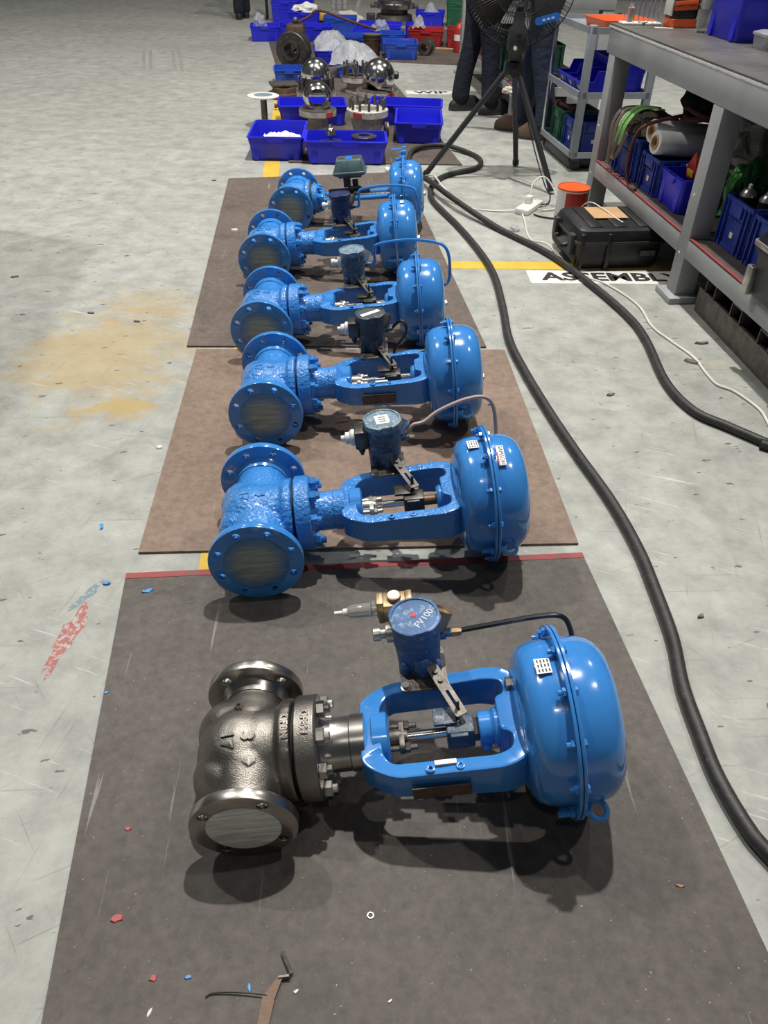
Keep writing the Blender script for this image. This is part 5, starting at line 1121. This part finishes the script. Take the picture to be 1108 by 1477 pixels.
for i, (nm, lb, x, y, a, b, m, ro) in enumerate((
    ('paint_chip', 'large red paint spot near the left edge of the front sheet', -.436, .585, .010, .008, 'chip_red', .3),
    ('paint_chip', 'small red paint spot near the bottom of the front sheet', -.351, .494, .007, .006, 'chip_red', .3),
    ('paint_chip', 'red paint spot high on the left of the front sheet', -.462, .745, .006, .004, 'chip_red', .1),
    ('paint_chip', 'blue paint chip left of the torn strip', -.295, .497, .006, .004, 'chip_blue', .2),
    ('paint_chip', 'blue paint chip beside the torn strip', -.195, .484, .003, .007, 'chip_blue', .1),
    ('paint_chip', 'blue paint chip near the upper left corner of the front sheet', -.585, 1.370, .014, .007, 'chip_blue', .4),
    ('paint_chip', 'blue paint chip left of the bare steel valve', -.595, 1.055, .006, .004, 'chip_blue', .4),
    ('paint_chip', 'white curl below the bare valve actuator', .215, .415, .010, .003, 'chip_white', -.6),
    ('paint_chip', 'white chip near the lower right corner of the front sheet', .265, .440, .006, .003, 'chip_white', -.4),
    ('paint_chip', 'white chip right of the torn strip', -.120, .480, .006, .003, 'chip_white', .5),
    ('paint_chip', 'white chip at the bottom left of the front sheet', -.345, .445, .003, .008, 'chip_white', -.3),
    ('leaf', 'tiny dry leaf to the right of the front actuator', .475, .87, .004, .012, 'leaf', .2),
    ('paint_chip', 'pale chip near the right edge of the front sheet', .545, .665, .009, .003, 'leaf', -.1),
    ('steel_washer', 'small bright ring lying on the front sheet', -.005, .600, .001, .001, 'zinc', 0),
    ('paint_chip', 'white speck pair below the front actuator', .03, .47, .005, .002, 'chip_white', .6))):
    if nm == 'steel_washer': tag(obj(nm, MB().torus(.005, .0012, 18, 6), 'zinc', None, T(x, y, .0085)), lb, 'washer')
    else: litter(nm, lb, x, y, a, b, m, ro, .0072, .0015, i)
for i, (lb, x, y, a, b, m, ro) in enumerate((
    ('grey scrap strip on the floor beside the white cable, nearer the skid', 1.262, 2.865, .028, .010, 'chip_dark', .2),
    ('grey scrap tile on the floor touching the white cable', 1.175, 2.70, .030, .018, 'chip_dark', -.5),
    ('dry leaf on the floor right of the thick hose', .86, 1.065, .006, .014, 'leaf', .3),
    ('dry leaf scrap at the right edge of the floor', .80, .885, .012, .006, 'leaf', 0),
    ('dark leaf scrap on the floor by the front sheet', .79, 1.34, .010, .008, 'chip_dark', .4),
    ('blue paint fleck on the floor left of the brown sheet', -.78, 1.625, .006, .018, 'chip_blue', .2),
    ('blue paint fleck by the teal smear', -.70, 1.40, .010, .007, 'chip_blue', .2),
    ('blue paint fleck on the brown sheet right corner', .36, 2.33, .014, .006, 'chip_blue', .2),
    ('white wrapper scrap on the floor at the far left', -1.68, 2.93, .018, .05, 'chip_white', -.7),
    ('white plastic scrap by the left edge of the brown sheet', -.715, 2.02, .012, .010, 'chip_white', .2),
    ('small white chip on the dark sheet left of the fifth valve', -.82, 4.05, .020, .010, 'chip_white', .1),
    ('dark scrap on the floor beyond the brown sheet', -1.03, 2.93, .014, .007, 'chip_dark', 0),
    ('dark scrap on the floor left of the far valves', -1.10, 4.95, .012, .008, 'chip_dark', 0),
    ('dark scrap by the far left shadow', -1.70, 3.36, .016, .006, 'chip_dark', .5),
    ('dark flake on the open floor between the hoses', .80, 2.43, .015, .008, 'chip_dark', .3),
    ('dark flake on the floor left of the fourth valve', -1.24, 3.0, .016, .007, 'chip_dark', .1))):
    litter('floor_scrap', lb, x, y, a, b, m, ro, .0072 if 'sheet' in lb and 'left of the brown' not in lb and 'beyond' not in lb and 'by the' not in lb else .0012, .003, 40+i)
t = tag(obj('paper_tag', MB().rbox(-.022, .022, -.012, .012, 0, .0015, .0004), 'label_white', None, T(.205, 1.083, .0075) @ RZ(-.3)), 'white paper tag on the front sheet behind the yoke', 'tag')

# dark cabinet row added behind the near bench, tall unseen cabinet added at the left to shade the open floor
def cabinet(name, label, mw, w, d, h, m, n, hm):
    t = thing(name, label, 'cabinet', mw=mw)
    obj('carcass', MB().rbox(-w/2, w/2, -d/2+.02, d/2, .05, h, .004), m, t); obj('plinth', MB().box(-w/2+.02, w/2-.02, -d/2+.05, d/2-.02, 0, .05), 'plastic_black', t)
    for k in range(n):
        x0 = -w/2+w*k/n+.006; dr = obj('door', MB().rbox(x0, x0+w/n-.012, -d/2, -d/2+.02, .06, h-.01, .003), m, t); obj('door_handle', MB().rbox(x0+w/n-.05, x0+w/n-.03, -d/2-.02, -d/2, h*.5, h*.5+.12, .003), hm, dr)
    return t
cabinet('added_cabinet', 'long dark cabinet added behind the near bench, darkening the space under it', on_bench(1.02, .05, .001) @ RZ(-PI/2), 2.5, .40, .98, 'plastic_charcoal', 5, 'zinc')  # stands in for the dark row of stuff there, darkens under the bench
cabinet('added_cabinet', 'tall grey cabinet added out of view at the left to shade the floor', T(-2.53, 2.9, .001) @ RZ(R(6)) @ RZ(PI/2), 2.25, .75, 2.4, 'cart_grey', 4, 'zinc')
